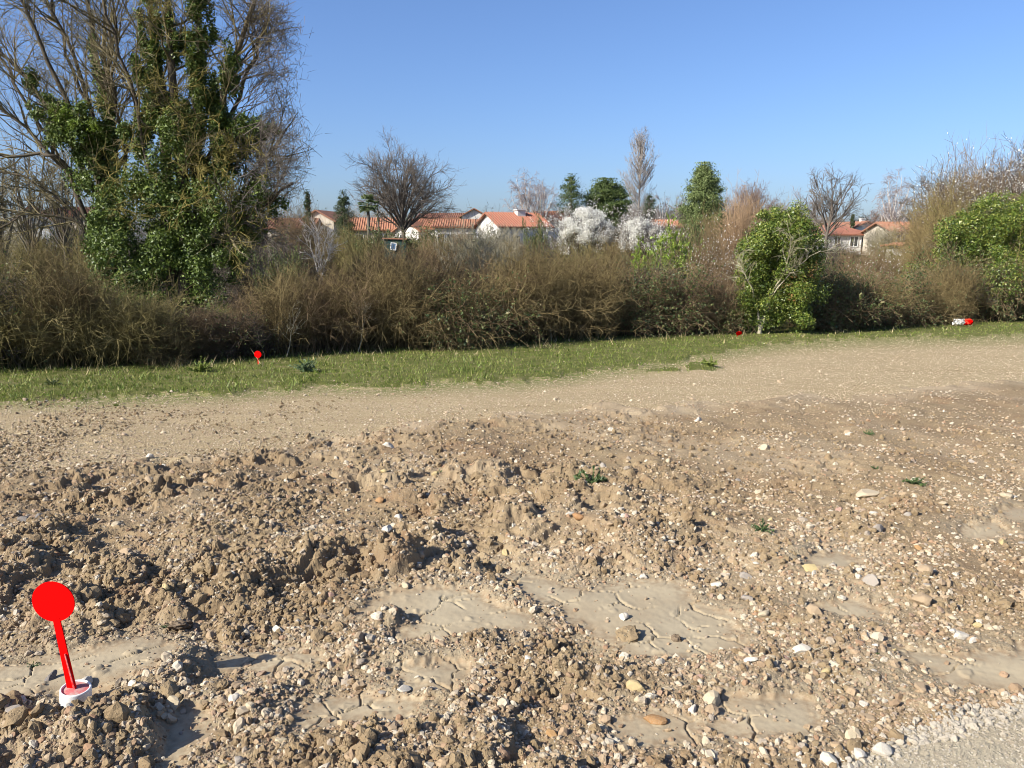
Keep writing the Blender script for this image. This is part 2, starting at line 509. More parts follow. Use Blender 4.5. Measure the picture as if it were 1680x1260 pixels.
def track_material():
    q = N('rolled_gravel'); p = q.pos()
    mp = q.n('Mapping'); mp.inputs['Scale'].default_value = (0.35, 1.0, 1.0); q.set(mp.inputs['Vector'], p)
    f = q.ramp(q.noise(1.6, 4, 0.6, mp), [(0.32, 0.0), (0.68, 1.0)])
    c = q.mix(f, (0.264, 0.199, 0.107), (0.344, 0.281, 0.161))
    f2 = q.ramp(q.noise(7, 5, 0.7, mp), [(0.4, 0.0), (0.65, 1.0)])
    c = q.mix(q.math('MULTIPLY', f2, 0.5), c, (0.220, 0.164, 0.085))
    v = q.n('TexVoronoi'); v.inputs['Scale'].default_value = 45; q.set(v.inputs['Vector'], p)
    sp = q.math('MULTIPLY', q.ramp(v.outputs['Distance'], [(0.25, 1.0), (0.42, 0.0)]), q.ramp(v.outputs['Color'], [(0.5, 0.0), (0.56, 1.0)]))
    c = q.mix(q.math('MULTIPLY', sp, 0.7), c, q.ramp(q.noise(21, 1, 0.5, p), [(0.35, (0.264, 0.182, 0.085)), (0.5, (0.410, 0.350, 0.204)), (0.65, (0.484, 0.437, 0.283))]))
    mp2 = q.n('Mapping'); mp2.inputs['Scale'].default_value = (0.10, 1.0, 1.0); mp2.inputs['Rotation'].default_value = (0, 0, -0.12); q.set(mp2.inputs['Vector'], p)
    st = q.ramp(q.noise(1.9, 5, 0.65, mp2), [(0.40, 0.0), (0.52, 1.0), (0.60, 0.2), (0.66, 0.9)])
    c = q.mix(q.math('MULTIPLY', st, 0.35), c, (0.444, 0.365, 0.226))
    sp2 = q.ramp(q.noise(13, 2, 0.8, p), [(0.30, 0.0), (0.40, 0.5), (0.60, 0.5), (0.70, 1.0)])
    c = q.mix(0.55, c, q.ramp(sp2, [(0.0, (0.147, 0.099, 0.052)), (0.5, (0.306, 0.237, 0.139)), (1.0, (0.514, 0.444, 0.286))]))
    dk = q.ramp(q.noise(38, 3, 0.7, p), [(0.30, 1.0), (0.47, 0.0)])
    c = q.mix(q.math('MULTIPLY', dk, 0.55), c, (0.147, 0.103, 0.057))
    green = q.math('MULTIPLY', q.attr('grassy'), q.ramp(q.noise(11, 4, 0.7, p), [(0.35, 0.0), (0.55, 1.0)]))
    c = q.mix(green, c, (0.096, 0.117, 0.025))
    h = q.math('ADD', q.noise(35, 5, 0.75, p), q.math('MULTIPLY', sp, 0.8))
    q.bump(h, 0.9, 0.016)
    return q.done(c, 0.95, 0.15)

def grass_soil():
    q = N('turf'); p = q.obj()
    c = q.ramp(q.noise(3.2, 5, 0.7, p), [(0.3, (0.075, 0.094, 0.018)), (0.5, (0.132, 0.136, 0.038)), (0.68, (0.187, 0.167, 0.076))])
    c = q.mix(q.ramp(q.noise(26, 4, 0.7, p), [(0.45, 0.0), (0.7, 0.8)]), c, (0.043, 0.062, 0.017))
    q.bump(q.noise(30, 5, 0.75, p), 1.0, 0.04)
    return q.done(c, 0.95, 0.1)

def mud_material():
    q = N('dried_silt'); p = q.obj()
    c = q.mix(q.ramp(q.noise(3.5, 4, 0.6, p), [(0.35, 0.0), (0.65, 1.0)]), (0.285, 0.231, 0.150), (0.331, 0.277, 0.184))
    c = q.mix(q.math('MULTIPLY', q.ramp(q.noise(45, 4, 0.7, p), [(0.55, 0.0), (0.75, 1.0)]), 0.35), c, (0.238, 0.182, 0.113))
    edge = q.math('MULTIPLY', q.attr('edge'), q.ramp(q.noise(30, 4, 0.7, p), [(0.35, 0.0), (0.6, 1.0)]))
    c = q.mix(edge, c, (0.226, 0.165, 0.099))
    h = q.math('ADD', q.math('MULTIPLY', q.noise(12, 3, 0.5, p), 0.6), q.math('MULTIPLY', q.noise(180, 3, 0.6, p), 0.25))
    q.bump(h, 0.4, 0.006)
    return q.done(c, 0.85, 0.2)

def road_material():
    q = N('road_gravel'); p = q.obj()
    c = q.mix(q.ramp(q.noise(2.5, 4, 0.6, p), [(0.35, 0.0), (0.65, 1.0)]), (0.285, 0.240, 0.164), (0.331, 0.289, 0.204))
    v = q.n('TexVoronoi'); v.inputs['Scale'].default_value = 75; q.set(v.inputs['Vector'], p)
    sp = q.math('MULTIPLY', q.ramp(v.outputs['Distance'], [(0.22, 1.0), (0.4, 0.0)]), q.ramp(v.outputs['Color'], [(0.45, 0.0), (0.5, 1.0)]))
    c = q.mix(q.math('MULTIPLY', sp, 0.6), c, q.ramp(q.noise(33, 1, 0.5, p), [(0.35, (0.266, 0.221, 0.147)), (0.5, (0.398, 0.351, 0.249)), (0.65, (0.450, 0.416, 0.317))]))
    q.bump(q.math('ADD', q.noise(90, 4, 0.7, p), q.math('MULTIPLY', sp, 0.8)), 0.8, 0.006)
    return q.done(c, 0.92, 0.2)

M_SOIL, M_TRACK, M_TURF, M_MUD, M_ROAD = soil_material(), track_material(), grass_soil(), mud_material(), road_material()

VERT = np.stack([GX, GY, GZ], -1).reshape(-1, 3)
ii, jj = np.meshgrid(np.arange(NV - 1), np.arange(NU - 1), indexing='ij')
v0 = (ii * NU + jj).ravel()
QUAD = np.stack([v0, v0 + 1, v0 + NU + 1, v0 + NU], -1)
def cellmean(F): return 0.25 * (F[:-1, :-1] + F[1:, :-1] + F[:-1, 1:] + F[1:, 1:]).ravel()
c_g, c_m, c_r, c_c = cellmean(grass), cellmean(MUDM), cellmean(ROADM), cellmean(churn)
zone = np.full(len(QUAD), 1)
zone[c_c > 0.5] = 0
zone[c_m > 0.5] = 3
zone[c_r > 0.5] = 4
zone[(c_g > 0.5) & (c_m < .5)] = 2
DRY = sstep(18, -5, PXY - np.interp(PXX, CH_X, CH_R) + 14 * fbm(GX * 1.1, GY * 0.8, 195, 4))
DRY = np.maximum(DRY, 0.55 * sstep(-0.1, 0.5, fbm(GX * 0.6, GY * 0.6, 196, 4)))
SILT = sstep(0.22, 0.0, mud_d) * (1 - MUDM) * 0.8
SILT = np.maximum(SILT, 0.75 * sstep(0.15, 0.5, fbm(GX * 1.1, GY * 1.1, 191, 3)) * sstep(980, 1080, PXY) * sstep(0.1, -0.02, H))
GRASSY = np.clip(sstep(26, 0, PXY - np.interp(PXX, GR_X, GR_R)) * (1 - churn) * 0.9, 0, 1)
EDGE = sstep(-0.10, 0.0, mud_d)

def zone_obj(name, sel, mat, attrs=(), smooth=False):
    q = QUAD[sel]
    used, inv = np.unique(q, return_inverse=True)
    me = mesh_np(name, VERT[used], inv.reshape(-1, 4), mats=(mat,), smooth=smooth)
    for an, F in attrs:
        a = me.attributes.new(an, 'FLOAT', 'POINT'); a.data.foreach_set('value', F.ravel()[used].astype(np.float32))
    return struct(name, me)

zone_obj('churned_soil', zone == 0, M_SOIL, (('silt', SILT), ('dry', DRY)))
zone_obj('dirt_track', zone == 1, M_TRACK, (('grassy', GRASSY),))
zone_obj('grass_verge', zone == 2, M_TURF, smooth=True)
zone_obj('gravel_road', zone == 4, M_ROAD)
c_i = mud_i[:-1, :-1].ravel()
for i in range(len(MUD)):
    s = (zone == 3) & (c_i == i)
    if s.sum() > 20:
        zone_obj('dried_mud', s, M_MUD, (('edge', EDGE),), smooth=True)

# the land beyond and around, as one coarse sheet with a hole where the detailed ground lies
gxs = np.concatenate([np.arange(-420, -60, 20), np.arange(-60, 60, 2.0), np.arange(60, 421, 20)]).astype(float)
gys = np.concatenate([np.arange(-60, -4, 8), np.arange(-4, 120, 2.0), np.arange(120, 900, 30)]).astype(float)
AX, AY = np.meshgrid(gxs, gys)
AZ = base_z(AX, AY) - 0.03 + 0.10 * fbm(AX * 0.11, AY * 0.11, 5, 3) * sstep(34, 45, AY)
inner = (np.abs(AX) < 1.9 * (AY + 0.3) - 2.2) & (AY > 1.6) & (AY < 33)
AZ = np.where(inner, AZ - 0.35, AZ)
nx = len(gxs)
ii, jj = np.meshgrid(np.arange(len(gys) - 1), np.arange(nx - 1), indexing='ij')
v0 = (ii * nx + jj).ravel()
Q = np.stack([v0, v0 + 1, v0 + nx + 1, v0 + nx], -1)
q = N('scrub_soil'); p_ = q.obj()
c_ = q.ramp(q.noise(0.25, 5, 0.7, p_), [(0.3, (0.07, 0.06, 0.03)), (0.5, (0.11, 0.10, 0.045)), (0.7, (0.10, 0.12, 0.04))])
c_ = q.mix(q.ramp(q.noise(4, 5, 0.7, p_), [(0.4, 0.0), (0.7, 0.7)]), c_, (0.05, 0.045, 0.025))
yv = q.n('SeparateXYZ'); q.set(yv.inputs[0], p_)
site = q.ramp(q.math('ADD', q.math('MULTIPLY', yv.outputs['Y'], 0.02), q.math('MULTIPLY', q.noise(0.2, 4, 0.6, p_), 0.04)), [(0.22, 1.0), (0.27, 0.0)])
c_ = q.mix(site, c_, q.mix(q.noise(2.5, 5, 0.75, p_), (0.20, 0.15, 0.10), (0.34, 0.27, 0.19)))
q.bump(q.noise(5, 5, 0.7, p_), 1.0, 0.2)
struct('land', mesh_np('land', np.stack([AX, AY, AZ], -1), Q, mats=(q.done(c_, 0.95, 0.1),), smooth=True))
# ------------------------------------------------------------------ stones, clods and grit
def ico(sub):
    import bmesh
    bm = bmesh.new(); bmesh.ops.create_icosphere(bm, subdivisions=sub, radius=1.0)
    v = np.array([p.co[:] for p in bm.verts]); f = np.array([[q.index for q in t.verts] for t in bm.faces]); bm.free()
    return v, f
ICO = {s: ico(s) for s in (1, 2, 3)}

def noise3(v, s, seed):
    a = perlin(v[:, 0] * s + 3.1 * v[:, 2] * s * 0.3, v[:, 1] * s + seed * 7.7, seed)
    b = perlin(v[:, 1] * s - seed * 3.3, v[:, 2] * s + 0.4 * v[:, 0] * s, seed + 1)
    c = perlin(v[:, 2] * s + seed * 5.1, v[:, 0] * s, seed + 2)
    return (a + b + c) / 1.7

def rock_verts(seed, sub=2, cuts=7, rough=0.16, flat=(1, 0.8, 0.62)):
    """an irregular stone: a ball cut by random planes, then roughened"""
    r = np.random.default_rng(seed)
    v, f = ICO[sub]; v = v.copy()
    for _ in range(cuts):
        n = r.normal(size=3); n /= np.linalg.norm(n)
        d = r.uniform(0.45, 0.85)
        t = v @ n - d
        v -= np.where(t > 0, t, 0)[:, None] * n * 0.94
    v *= (1 + rough * noise3(v, 1.3, seed) + 0.5 * rough * noise3(v, 3.1, seed + 50))[:, None]
    v *= np.array(flat) * r.uniform(0.85, 1.15, 3)
    return v, f

def clod_verts(seed, sub=2):
    r = np.random.default_rng(seed)
    v, f = ICO[sub]; v = v.copy()
    v *= (1 + 0.30 * noise3(v, 1.5, seed) + 0.26 * noise3(v, 3.7, seed + 9))[:, None]
    v *= np.array((1, 0.9, 0.75)) * r.uniform(0.85, 1.2, 3)
    return v, f

def stone_mat(name, stops, bump=0.35, spec=0.25, scale=18):
    q = N(name); p = q.obj()
    r = q.rand()
    c = q.ramp(r, stops)
    n = q.noise(scale, 4, 0.65, p)
    c = q.mix(q.math('MULTIPLY', q.ramp(n, [(0.42, 0.0), (0.66, 1.0)]), 0.45), c, (0.30, 0.22, 0.15))
    q.bump(q.noise(scale * 3, 4, 0.7, p), bump, 0.004)
    return q.done(c, 0.8, spec)

PALE = [(0.0, (0.407, 0.369, 0.295)), (0.5, (0.459, 0.427, 0.352)), (1.0, (0.367, 0.324, 0.246))]
M_ST = {
    'white': stone_mat('white_limestone', [(0, (0.472, 0.447, 0.376)), (1, (0.433, 0.395, 0.321))]),
    'cream': stone_mat('cream_limestone', [(0, (0.367, 0.305, 0.209)), (1, (0.393, 0.337, 0.222))]),
    'yellow': stone_mat('yellow_stone', [(0, (0.393, 0.317, 0.148)), (1, (0.367, 0.285, 0.136))]),
    'tan': stone_mat('tan_stone', [(0, (0.262, 0.194, 0.117)), (1, (0.302, 0.227, 0.141))]),
    'ochre': stone_mat('ochre_stone', [(0, (0.249, 0.129, 0.049)), (1, (0.276, 0.162, 0.062))]),
    'grey': stone_mat('grey_stone', [(0, (0.216, 0.194, 0.167)), (1, (0.262, 0.240, 0.203))]),
    'flint': stone_mat('dark_flint', [(0, (0.049, 0.048, 0.049)), (1, (0.079, 0.078, 0.077))], 0.2, 0.6),
    'pink': stone_mat('pink_stone', [(0, (0.276, 0.168, 0.123)), (1, (0.302, 0.194, 0.154))]),
}
M_GRIT = stone_mat('mixed_grit', [(0.0, (0.177, 0.116, 0.068)), (0.16, (0.249, 0.181, 0.111)), (0.34, (0.223, 0.162, 0.102)), (0.5, (0.308, 0.240, 0.154)), (0.66, (0.223, 0.136, 0.080)),
                                  (0.78, (0.262, 0.227, 0.172)), (0.90, (0.341, 0.278, 0.191)), (1.0, (0.393, 0.349, 0.271))], 0.3)
M_PEB = stone_mat('mixed_pebble', [(0.0, (0.197, 0.129, 0.074)), (0.15, (0.276, 0.201, 0.117)), (0.34, (0.236, 0.175, 0.111)), (0.48, (0.341, 0.272, 0.172)), (0.58, (0.236, 0.136, 0.074)), (0.66, (0.249, 0.213, 0.167)),
                                  (0.76, (0.367, 0.305, 0.209)), (0.90, (0.393, 0.343, 0.253)), (1.0, (0.445, 0.408, 0.326))], 0.3)
M_GRIT2 = stone_mat('track_grit', [(0.0, (0.173, 0.119, 0.070)), (0.2, (0.302, 0.227, 0.146)), (0.45, (0.389, 0.302, 0.205)), (0.75, (0.410, 0.335, 0.227)), (1.0, (0.529, 0.454, 0.335))], 0.3)
M_GRIT3 = stone_mat('road_grit', [(0.0, (0.234, 0.198, 0.143)), (0.4, (0.294, 0.263, 0.198)), (1.0, (0.365, 0.342, 0.281))], 0.3)
M_WGRIT = stone_mat('white_pebble', [(0.0, (0.287, 0.258, 0.201)), (0.5, (0.333, 0.307, 0.250)), (1.0, (0.306, 0.277, 0.216))], 0.3)

VARIANTS = {}
def variants(kind, mat):
    key = (kind, mat.name)
    if key not in VARIANTS:
        out = []
        for i in range(6):
            v, f = clod_verts(300 + i, 2) if kind == 'clod' else rock_verts(200 + i, 1 if kind == 'grit' else 2)
            out.append((v, f))
        VARIANTS[key] = out
    return VARIANTS[key]

def rotmats(n, tilt, r):
    a, b, c = r.uniform(0, 6.283, n), r.normal(0, tilt, n), r.normal(0, tilt, n)
    ca, sa, cb, sb, cc, sc = np.cos(a), np.sin(a), np.cos(b), np.sin(b), np.cos(c), np.sin(c)
    Rz = np.zeros((n, 3, 3)); Rz[:, 0, 0] = ca; Rz[:, 0, 1] = -sa; Rz[:, 1, 0] = sa; Rz[:, 1, 1] = ca; Rz[:, 2, 2] = 1
    Rx = np.zeros((n, 3, 3)); Rx[:, 0, 0] = 1; Rx[:, 1, 1] = cb; Rx[:, 1, 2] = -sb; Rx[:, 2, 1] = sb; Rx[:, 2, 2] = cb
    Ry = np.zeros((n, 3, 3)); Ry[:, 1, 1] = 1; Ry[:, 0, 0] = cc; Ry[:, 0, 2] = sc; Ry[:, 2, 0] = -sc; Ry[:, 2, 2] = cc
    return Rz @ Rx @ Ry

def scatter_gn(name, pts, scale, mat, kind, tilt=0.5):
    """loose matter nobody could count: points that carry scale, turn and variant; geometry nodes put a lump on each"""
    mk = hit(123, 1146); keep_ = np.hypot(pts[:, 0] - mk[0], pts[:, 1] - mk[1] + 0.03) > 0.105   # the marker's base stands clear
    pts, scale = pts[keep_], scale[keep_]; n = len(pts)
    me = bpy.data.meshes.new(name); me.vertices.add(n)
    me.vertices.foreach_set('co', np.ascontiguousarray(pts, np.float32).ravel())
    def at_(nm, ty, arr, field):
        a = me.attributes.new(nm, ty, 'POINT'); a.data.foreach_set(field, np.ascontiguousarray(arr).ravel())
    at_('size', 'FLOAT', scale.astype(np.float32), 'value')
    rot = np.stack([rng.normal(0, tilt, n), rng.normal(0, tilt, n), rng.uniform(0, 6.283, n)], -1)
    at_('turn', 'FLOAT_VECTOR', rot.astype(np.float32), 'vector')
    at_('form', 'INT', rng.integers(0, 6, n).astype(np.int32), 'value')
    me.update()
    o = link(name, me); o['kind'] = 'stuff'
    g = bpy.data.node_groups.new(name, 'GeometryNodeTree')
    g.interface.new_socket('Geometry', in_out='INPUT', socket_type='NodeSocketGeometry')
    g.interface.new_socket('Geometry', in_out='OUTPUT', socket_type='NodeSocketGeometry')
    nn, ll = g.nodes, g.links
    gi, go = nn.new('NodeGroupInput'), nn.new('NodeGroupOutput')
    join = nn.new('GeometryNodeGeometryToInstance')
    sub = {'grit': 1, 'rock': 2, 'clod': 2}[kind]
    for i in range(6):
        ic = nn.new('GeometryNodeMeshIcoSphere'); ic.inputs['Subdivisions'].default_value = sub + (1 if name == 'soil_clods' else 0)
        ic.inputs['Radius'].default_value = 1.0
        sp = nn.new('GeometryNodeSetPosition'); ns = nn.new('ShaderNodeTexNoise'); ns.noise_dimensions = '4D'
        ns.inputs['W'].default_value = 3.7 * i + (50 if kind == 'clod' else 0)
        ns.inputs['Scale'].default_value = 1.5 if kind == 'clod' else 0.85
        ns.inputs['Detail'].default_value = 4 if kind == 'clod' else 1; ns.inputs['Roughness'].default_value = 0.62
        sb = nn.new('ShaderNodeVectorMath'); sb.operation = 'SUBTRACT'; sb.inputs[1].default_value = (0.5, 0.5, 0.5)
        ml = nn.new('ShaderNodeVectorMath'); ml.operation = 'SCALE'; ml.inputs['Scale'].default_value = 1.7 if kind == 'clod' else 2.0
        ll.new(ns.outputs['Color'], sb.inputs[0]); ll.new(sb.outputs[0], ml.inputs[0])
        ll.new(ic.outputs['Mesh'], sp.inputs['Geometry']); ll.new(ml.outputs[0], sp.inputs['Offset'])
        tr = nn.new('GeometryNodeTransform'); tr.inputs['Scale'].default_value = (1.0, 0.75 + 0.08 * (i % 3), 0.55 + 0.1 * (i % 2))
        sh = nn.new('GeometryNodeSetShadeSmooth'); sh.inputs['Shade Smooth'].default_value = False
        mt = nn.new('GeometryNodeSetMaterial'); mt.inputs['Material'].default_value = mat
        ll.new(sp.outputs[0], tr.inputs[0]); ll.new(tr.outputs[0], sh.inputs[0]); ll.new(sh.outputs[0], mt.inputs[0])
        ll.new(mt.outputs[0], join.inputs[0])
    ip = nn.new('GeometryNodeInstanceOnPoints'); ip.inputs['Pick Instance'].default_value = True
    def na(nm, ty):
        a = nn.new('GeometryNodeInputNamedAttribute'); a.data_type = ty; a.inputs['Name'].default_value = nm
        return a.outputs['Attribute']
    ll.new(gi.outputs[0], ip.inputs['Points']); ll.new(join.outputs[0], ip.inputs['Instance'])
    ll.new(na('form', 'INT'), ip.inputs['Instance Index'])
    er = nn.new('FunctionNodeEulerToRotation'); ll.new(na('turn', 'FLOAT_VECTOR'), er.inputs[0]); ll.new(er.outputs[0], ip.inputs['Rotation'])
    ll.new(na('size', 'FLOAT'), ip.inputs['Scale'])
    ll.new(ip.outputs[0], go.inputs[0])
    md = o.modifiers.new('scatter', 'NODES'); md.node_group = g
    return o

def field(n, r0, r1, x0=-700, x1=2380):
    """n ground points spread evenly over the photograph's rows r0..r1"""
    px = rng.uniform(x0, x1, n); py = rng.uniform(r0, r1, n)
    x, y = hit(px, py)
    return px, py, x, y

def density(n, r0, r1, keep):
    px, py, x, y = field(int(n * 1.32), r0, r1)
    k = rng.uniform(size=len(x)) < keep(px, py, x, y)
    return px[k], py[k], x[k], y[k]

def sizes(n, med, sig, dist, pix=0.9):
    s = med * np.exp(rng.normal(0, sig, n))
    return np.maximum(s, pix * 0.5 * dist / FPX * 1.2)

def churn_keep(px, py, x, y):
    return sample(churn, x, y) * (1 - 0.96 * sample(MUDM, x, y)) * (1 - sample(ROADM, x, y))

# crumbs and clods of soil
def clod_keep(px, py, x, y):
    k = churn_keep(px, py, x, y)
    pat = sstep(-0.35, 0.45, fbm(x * 1.4, y * 1.4, 211, 3))
    lr = np.interp(px, [-300, 600, 1000, 1300, 2000], [1, 0.9, 0.7, 0.4, 0.3])
    return k * np.maximum(0.04 + 0.96 * pat, 0.55 * sstep(800, 715, py)) * lr * np.interp(py, [600, 950, 1050, 1300], [1, 1, 0.5, 0.35]) * sstep(-0.02, 0.25, sample(mud_d, x, y))
px, py, x, y = density(85000, 680, 1330, clod_keep)
s = np.minimum(sizes(len(x), 0.0105, 0.5, y, 1.0), 0.045)
scatter_gn('soil_crumbs', np.stack([x, y, gz(x, y) + 0.15 * s], -1), s, M_SOIL, 'clod', 1.2)
px, py, x, y = density(9500, 700, 1330, clod_keep)
s = np.clip(sizes(len(x), 0.020, 0.36, y, 1.0), 0.010, 0.046)
scatter_gn('soil_clods', np.stack([x, y, gz(x, y) - 0.05 * s], -1), s, M_SOIL, 'clod', 1.2)
# rough clods spread over the far left of the track
px, py, x, y = density(30000, 650, 770, lambda px, py, x, y: (1 - sample(churn, x, y)) * (1 - sample(grass, x, y)) * np.interp(px, [-200, 150, 420, 800, 1300, 2000], [0.9, 0.8, 0.35, 0.08, 0.03, 0.02]) * sstep(-0.25, 0.35, fbm(x * 0.9, y * 0.6, 231, 3)))
s = np.clip(sizes(len(x), 0.011, 0.45, y, 0.8), 0.005, 0.04)
scatter_gn('track_clods', np.stack([x, y, gz(x, y) + 0.1 * s], -1), s, M_SOIL, 'clod', 1.2)

# grit
px, py, x, y = density(120000, 640, 1330, lambda px, py, x, y: churn_keep(px, py, x, y) * (0.35 + 0.65 * sstep(-0.4, 0.4, fbm(x * 2, y * 2, 221, 3))))
s = np.minimum(sizes(len(x), 0.0042, 0.45, y, 0.75), 0.02)
scatter_gn('soil_grit', np.stack([x, y, gz(x, y) + 0.1 * s], -1), s, M_GRIT, 'grit', 0.5)
px, py, x, y = density(98000, 640, 1330, lambda px, py, x, y: churn_keep(px, py, x, y) * (0.30 + 0.70 * sstep(-0.3, 0.5, fbm(x * 1.7, y * 1.7, 223, 3))) * np.interp(py, [600, 900, 1000, 1300], [1, 1, 0.5, 0.32]))
s = np.clip(sizes(len(x), 0.0095, 0.42, y, 1.15), 0.004, 0.030)
scatter_gn('soil_pebbles', np.stack([x, y, gz(x, y) + 0.05 * s], -1), s, M_PEB, 'rock', 0.6)
px, py, x, y = density(110000, 545, 780, lambda px, py, x, y: (1 - sample(churn, x, y)) * (1 - 0.93 * sample(grass, x, y)))
s = np.clip(sizes(len(x), 0.0055, 0.5, y, 1.1), 0.003, 0.035)
scatter_gn('track_grit', np.stack([x, y, gz(x, y) + 0.3 * s], -1), s, M_GRIT2, 'grit', 0.4)
px, py, x, y = density(140000, 1100, 1420, lambda px, py, x, y: sample(ROADM, x, y) * (0.25 + 0.6 * sstep(-0.3, 0.4, fbm(x * 4, y * 4, 222, 3))))
s = np.minimum(sizes(len(x), 0.0027, 0.4, y, 0.5), 0.008)
scatter_gn('road_grit', np.stack([x, y, gz(x, y)], -1), s, M_GRIT3, 'grit', 0.4)
# drift of white pebbles along the road's edge
px, py, x, y = field(30000, 1090, 1330, 1150, 2010)
rd = sample(road_d, x, y)
along = np.interp(px, [1150, 1350, 1480, 1530, 1700, 2000], [0.02, 0.05, 0.35, 0.8, 0.8, 0.8])
k = rng.uniform(size=len(x)) < np.exp(-((rd + 0.04) / 0.045) ** 2) * along
x, y = x[k], y[k]
s = np.clip(0.0062 * np.exp(rng.normal(0, 0.5, len(x))), 0.003, 0.017)
scatter_gn('edge_pebbles', np.stack([x, y, gz(x, y) + 0.05 * s], -1), s, M_WGRIT, 'rock', 0.6)
# ------------------------------------------------------------------ growing plants
def unit(v): return v / (np.linalg.norm(v, axis=-1, keepdims=True) + 1e-9)

def shoot(p0, d, L, k, r, wig=0.25, trop=0.0, curl=0.0):
    """n curved shoots of k points from p0 along d"""
    n = len(p0); P = np.zeros((n, k, 3)); P[:, 0] = p0; d = unit(d)
    step = np.asarray(L, float).reshape(-1, 1) / (k - 1) * np.ones((n, 1))
    for i in range(1, k):
        d = unit(d + wig * r.normal(size=(n, 3)) + np.array([0, 0, 1.0]) * (trop + curl * i / k))
        P[:, i] = P[:, i - 1] + d * step
    return P

def taper(r0, r1, k, n):
    t = np.linspace(0, 1, k)[None, :]
    a = np.broadcast_to(np.asarray(r0, float).reshape(-1, 1), (n, 1)); b = np.broadcast_to(np.asarray(r1, float).reshape(-1, 1), (n, 1))
    return a * (1 - t) + b * t

def side(P, R, n, r, t0=0.25, t1=1.0, ang=(0.5, 1.0), power=1.0):
    """n places to branch: start point, direction, radius there, place along the parent"""
    m, k, _ = P.shape
    Ls = np.linalg.norm(P[:, -1] - P[:, 0], axis=1) + 1e-6
    i = r.choice(m, n, p=Ls / Ls.sum())
    t = t0 + (t1 - t0) * r.uniform(size=n) ** power
    f = np.clip(t * (k - 1), 0, k - 1.001); a = f.astype(int); w = (f - a)[:, None]
    p = P[i, a] * (1 - w) + P[i, a + 1] * w
    T = unit(P[i, a + 1] - P[i, a])
    rr = R[i, a] * (1 - w[:, 0]) + R[i, a + 1] * w[:, 0]
    q = r.normal(size=(n, 3)); q = unit(q - (q * T).sum(1, keepdims=True) * T)
    th = r.uniform(ang[0], ang[1], n)[:, None]
    return p, T * np.cos(th) + q * np.sin(th), rr, t, i

def tubes(P, R, sides=3):
    """tapered tubes along polylines, as vertices and quads"""
    n, k, _ = P.shape
    T = np.empty_like(P); T[:, 1:-1] = P[:, 2:] - P[:, :-2]; T[:, 0] = P[:, 1] - P[:, 0]; T[:, -1] = P[:, -1] - P[:, -2]
    T = unit(T)
    ref = np.where(np.abs(T[:, :1, 2:3]) > 0.85, np.array([1.0, 0, 0]), np.array([0, 0, 1.0]))
    A = unit(np.cross(T, np.broadcast_to(ref, T.shape))); B = np.cross(T, A)
    th = np.arange(sides) * 2 * np.pi / sides
    V = P[:, :, None, :] + R[:, :, None, None] * (A[:, :, None, :] * np.cos(th)[None, None, :, None] + B[:, :, None, :] * np.sin(th)[None, None, :, None])
    idx = np.arange(n * k * sides).reshape(n, k, sides)
    nx_ = np.roll(idx, -1, axis=2)
    Q = np.stack([idx[:, :-1], nx_[:, :-1], nx_[:, 1:], idx[:, 1:]], -1).reshape(-1, 4)
    return V.reshape(-1, 3), Q

def leaves(c, size, r, out=None, flat=0.0, narrow=0.7, tri=False):
    """n leaf blades at points c: bent diamonds, or plain pointed blades where they are tiny"""
    n = len(c)
    nrm = r.normal(size=(n, 3)); nrm[:, 2] += flat
    if out is not None: nrm = nrm * 0.75 + out
    nrm = unit(nrm)
    a = r.normal(size=(n, 3)); a = unit(a - (a * nrm).sum(1, keepdims=True) * nrm); b = np.cross(nrm, a)
    s = (size * np.exp(r.normal(0, 0.25, n)))[:, None]
    if tri:
        V = np.stack([c - a * s * 1.15, c + a * s * 0.7 + b * s * narrow, c + a * s * 0.7 - b * s * narrow], 1)
        return V.reshape(-1, 3), np.arange(3 * n).reshape(n, 3)
    V = np.stack([c - a * s, c + b * s * narrow + nrm * s * 0.18, c + a * s, c - b * s * narrow + nrm * s * 0.18], 1)
    return V.reshape(-1, 3), np.arange(4 * n).reshape(n, 4)

def merge(parts):
    V, Q, b = [], [], 0
    for v, q in parts:
        V.append(v); Q.append(q + b); b += len(v)
    return np.concatenate(V), np.concatenate(Q)

def plant_mesh(name, parts, mat, smooth=False):
    V, Q = merge(parts)
    if Q.shape[1] == 3: return mesh_np(name, V, None, Q, mats=(mat,), smooth=smooth)
    return mesh_np(name, V, Q, mats=(mat,), smooth=smooth)

def bumps(c, rad, n, r, shell=0.6):
    """n points in lumpy clumps with centres c and radii rad, with their outward directions"""
    i = r.integers(0, len(c), n)
    d = unit(r.normal(size=(n, 3)))
    q = shell + (1 - shell) * r.uniform(size=n) ** 0.7
    q = q * (1 + 0.12 * r.normal(size=n))
    rad = np.asarray(rad, float)
    rr = rad[i] if rad.ndim == 2 else rad[i][:, None]
    return c[i] + d * q[:, None] * rr, d

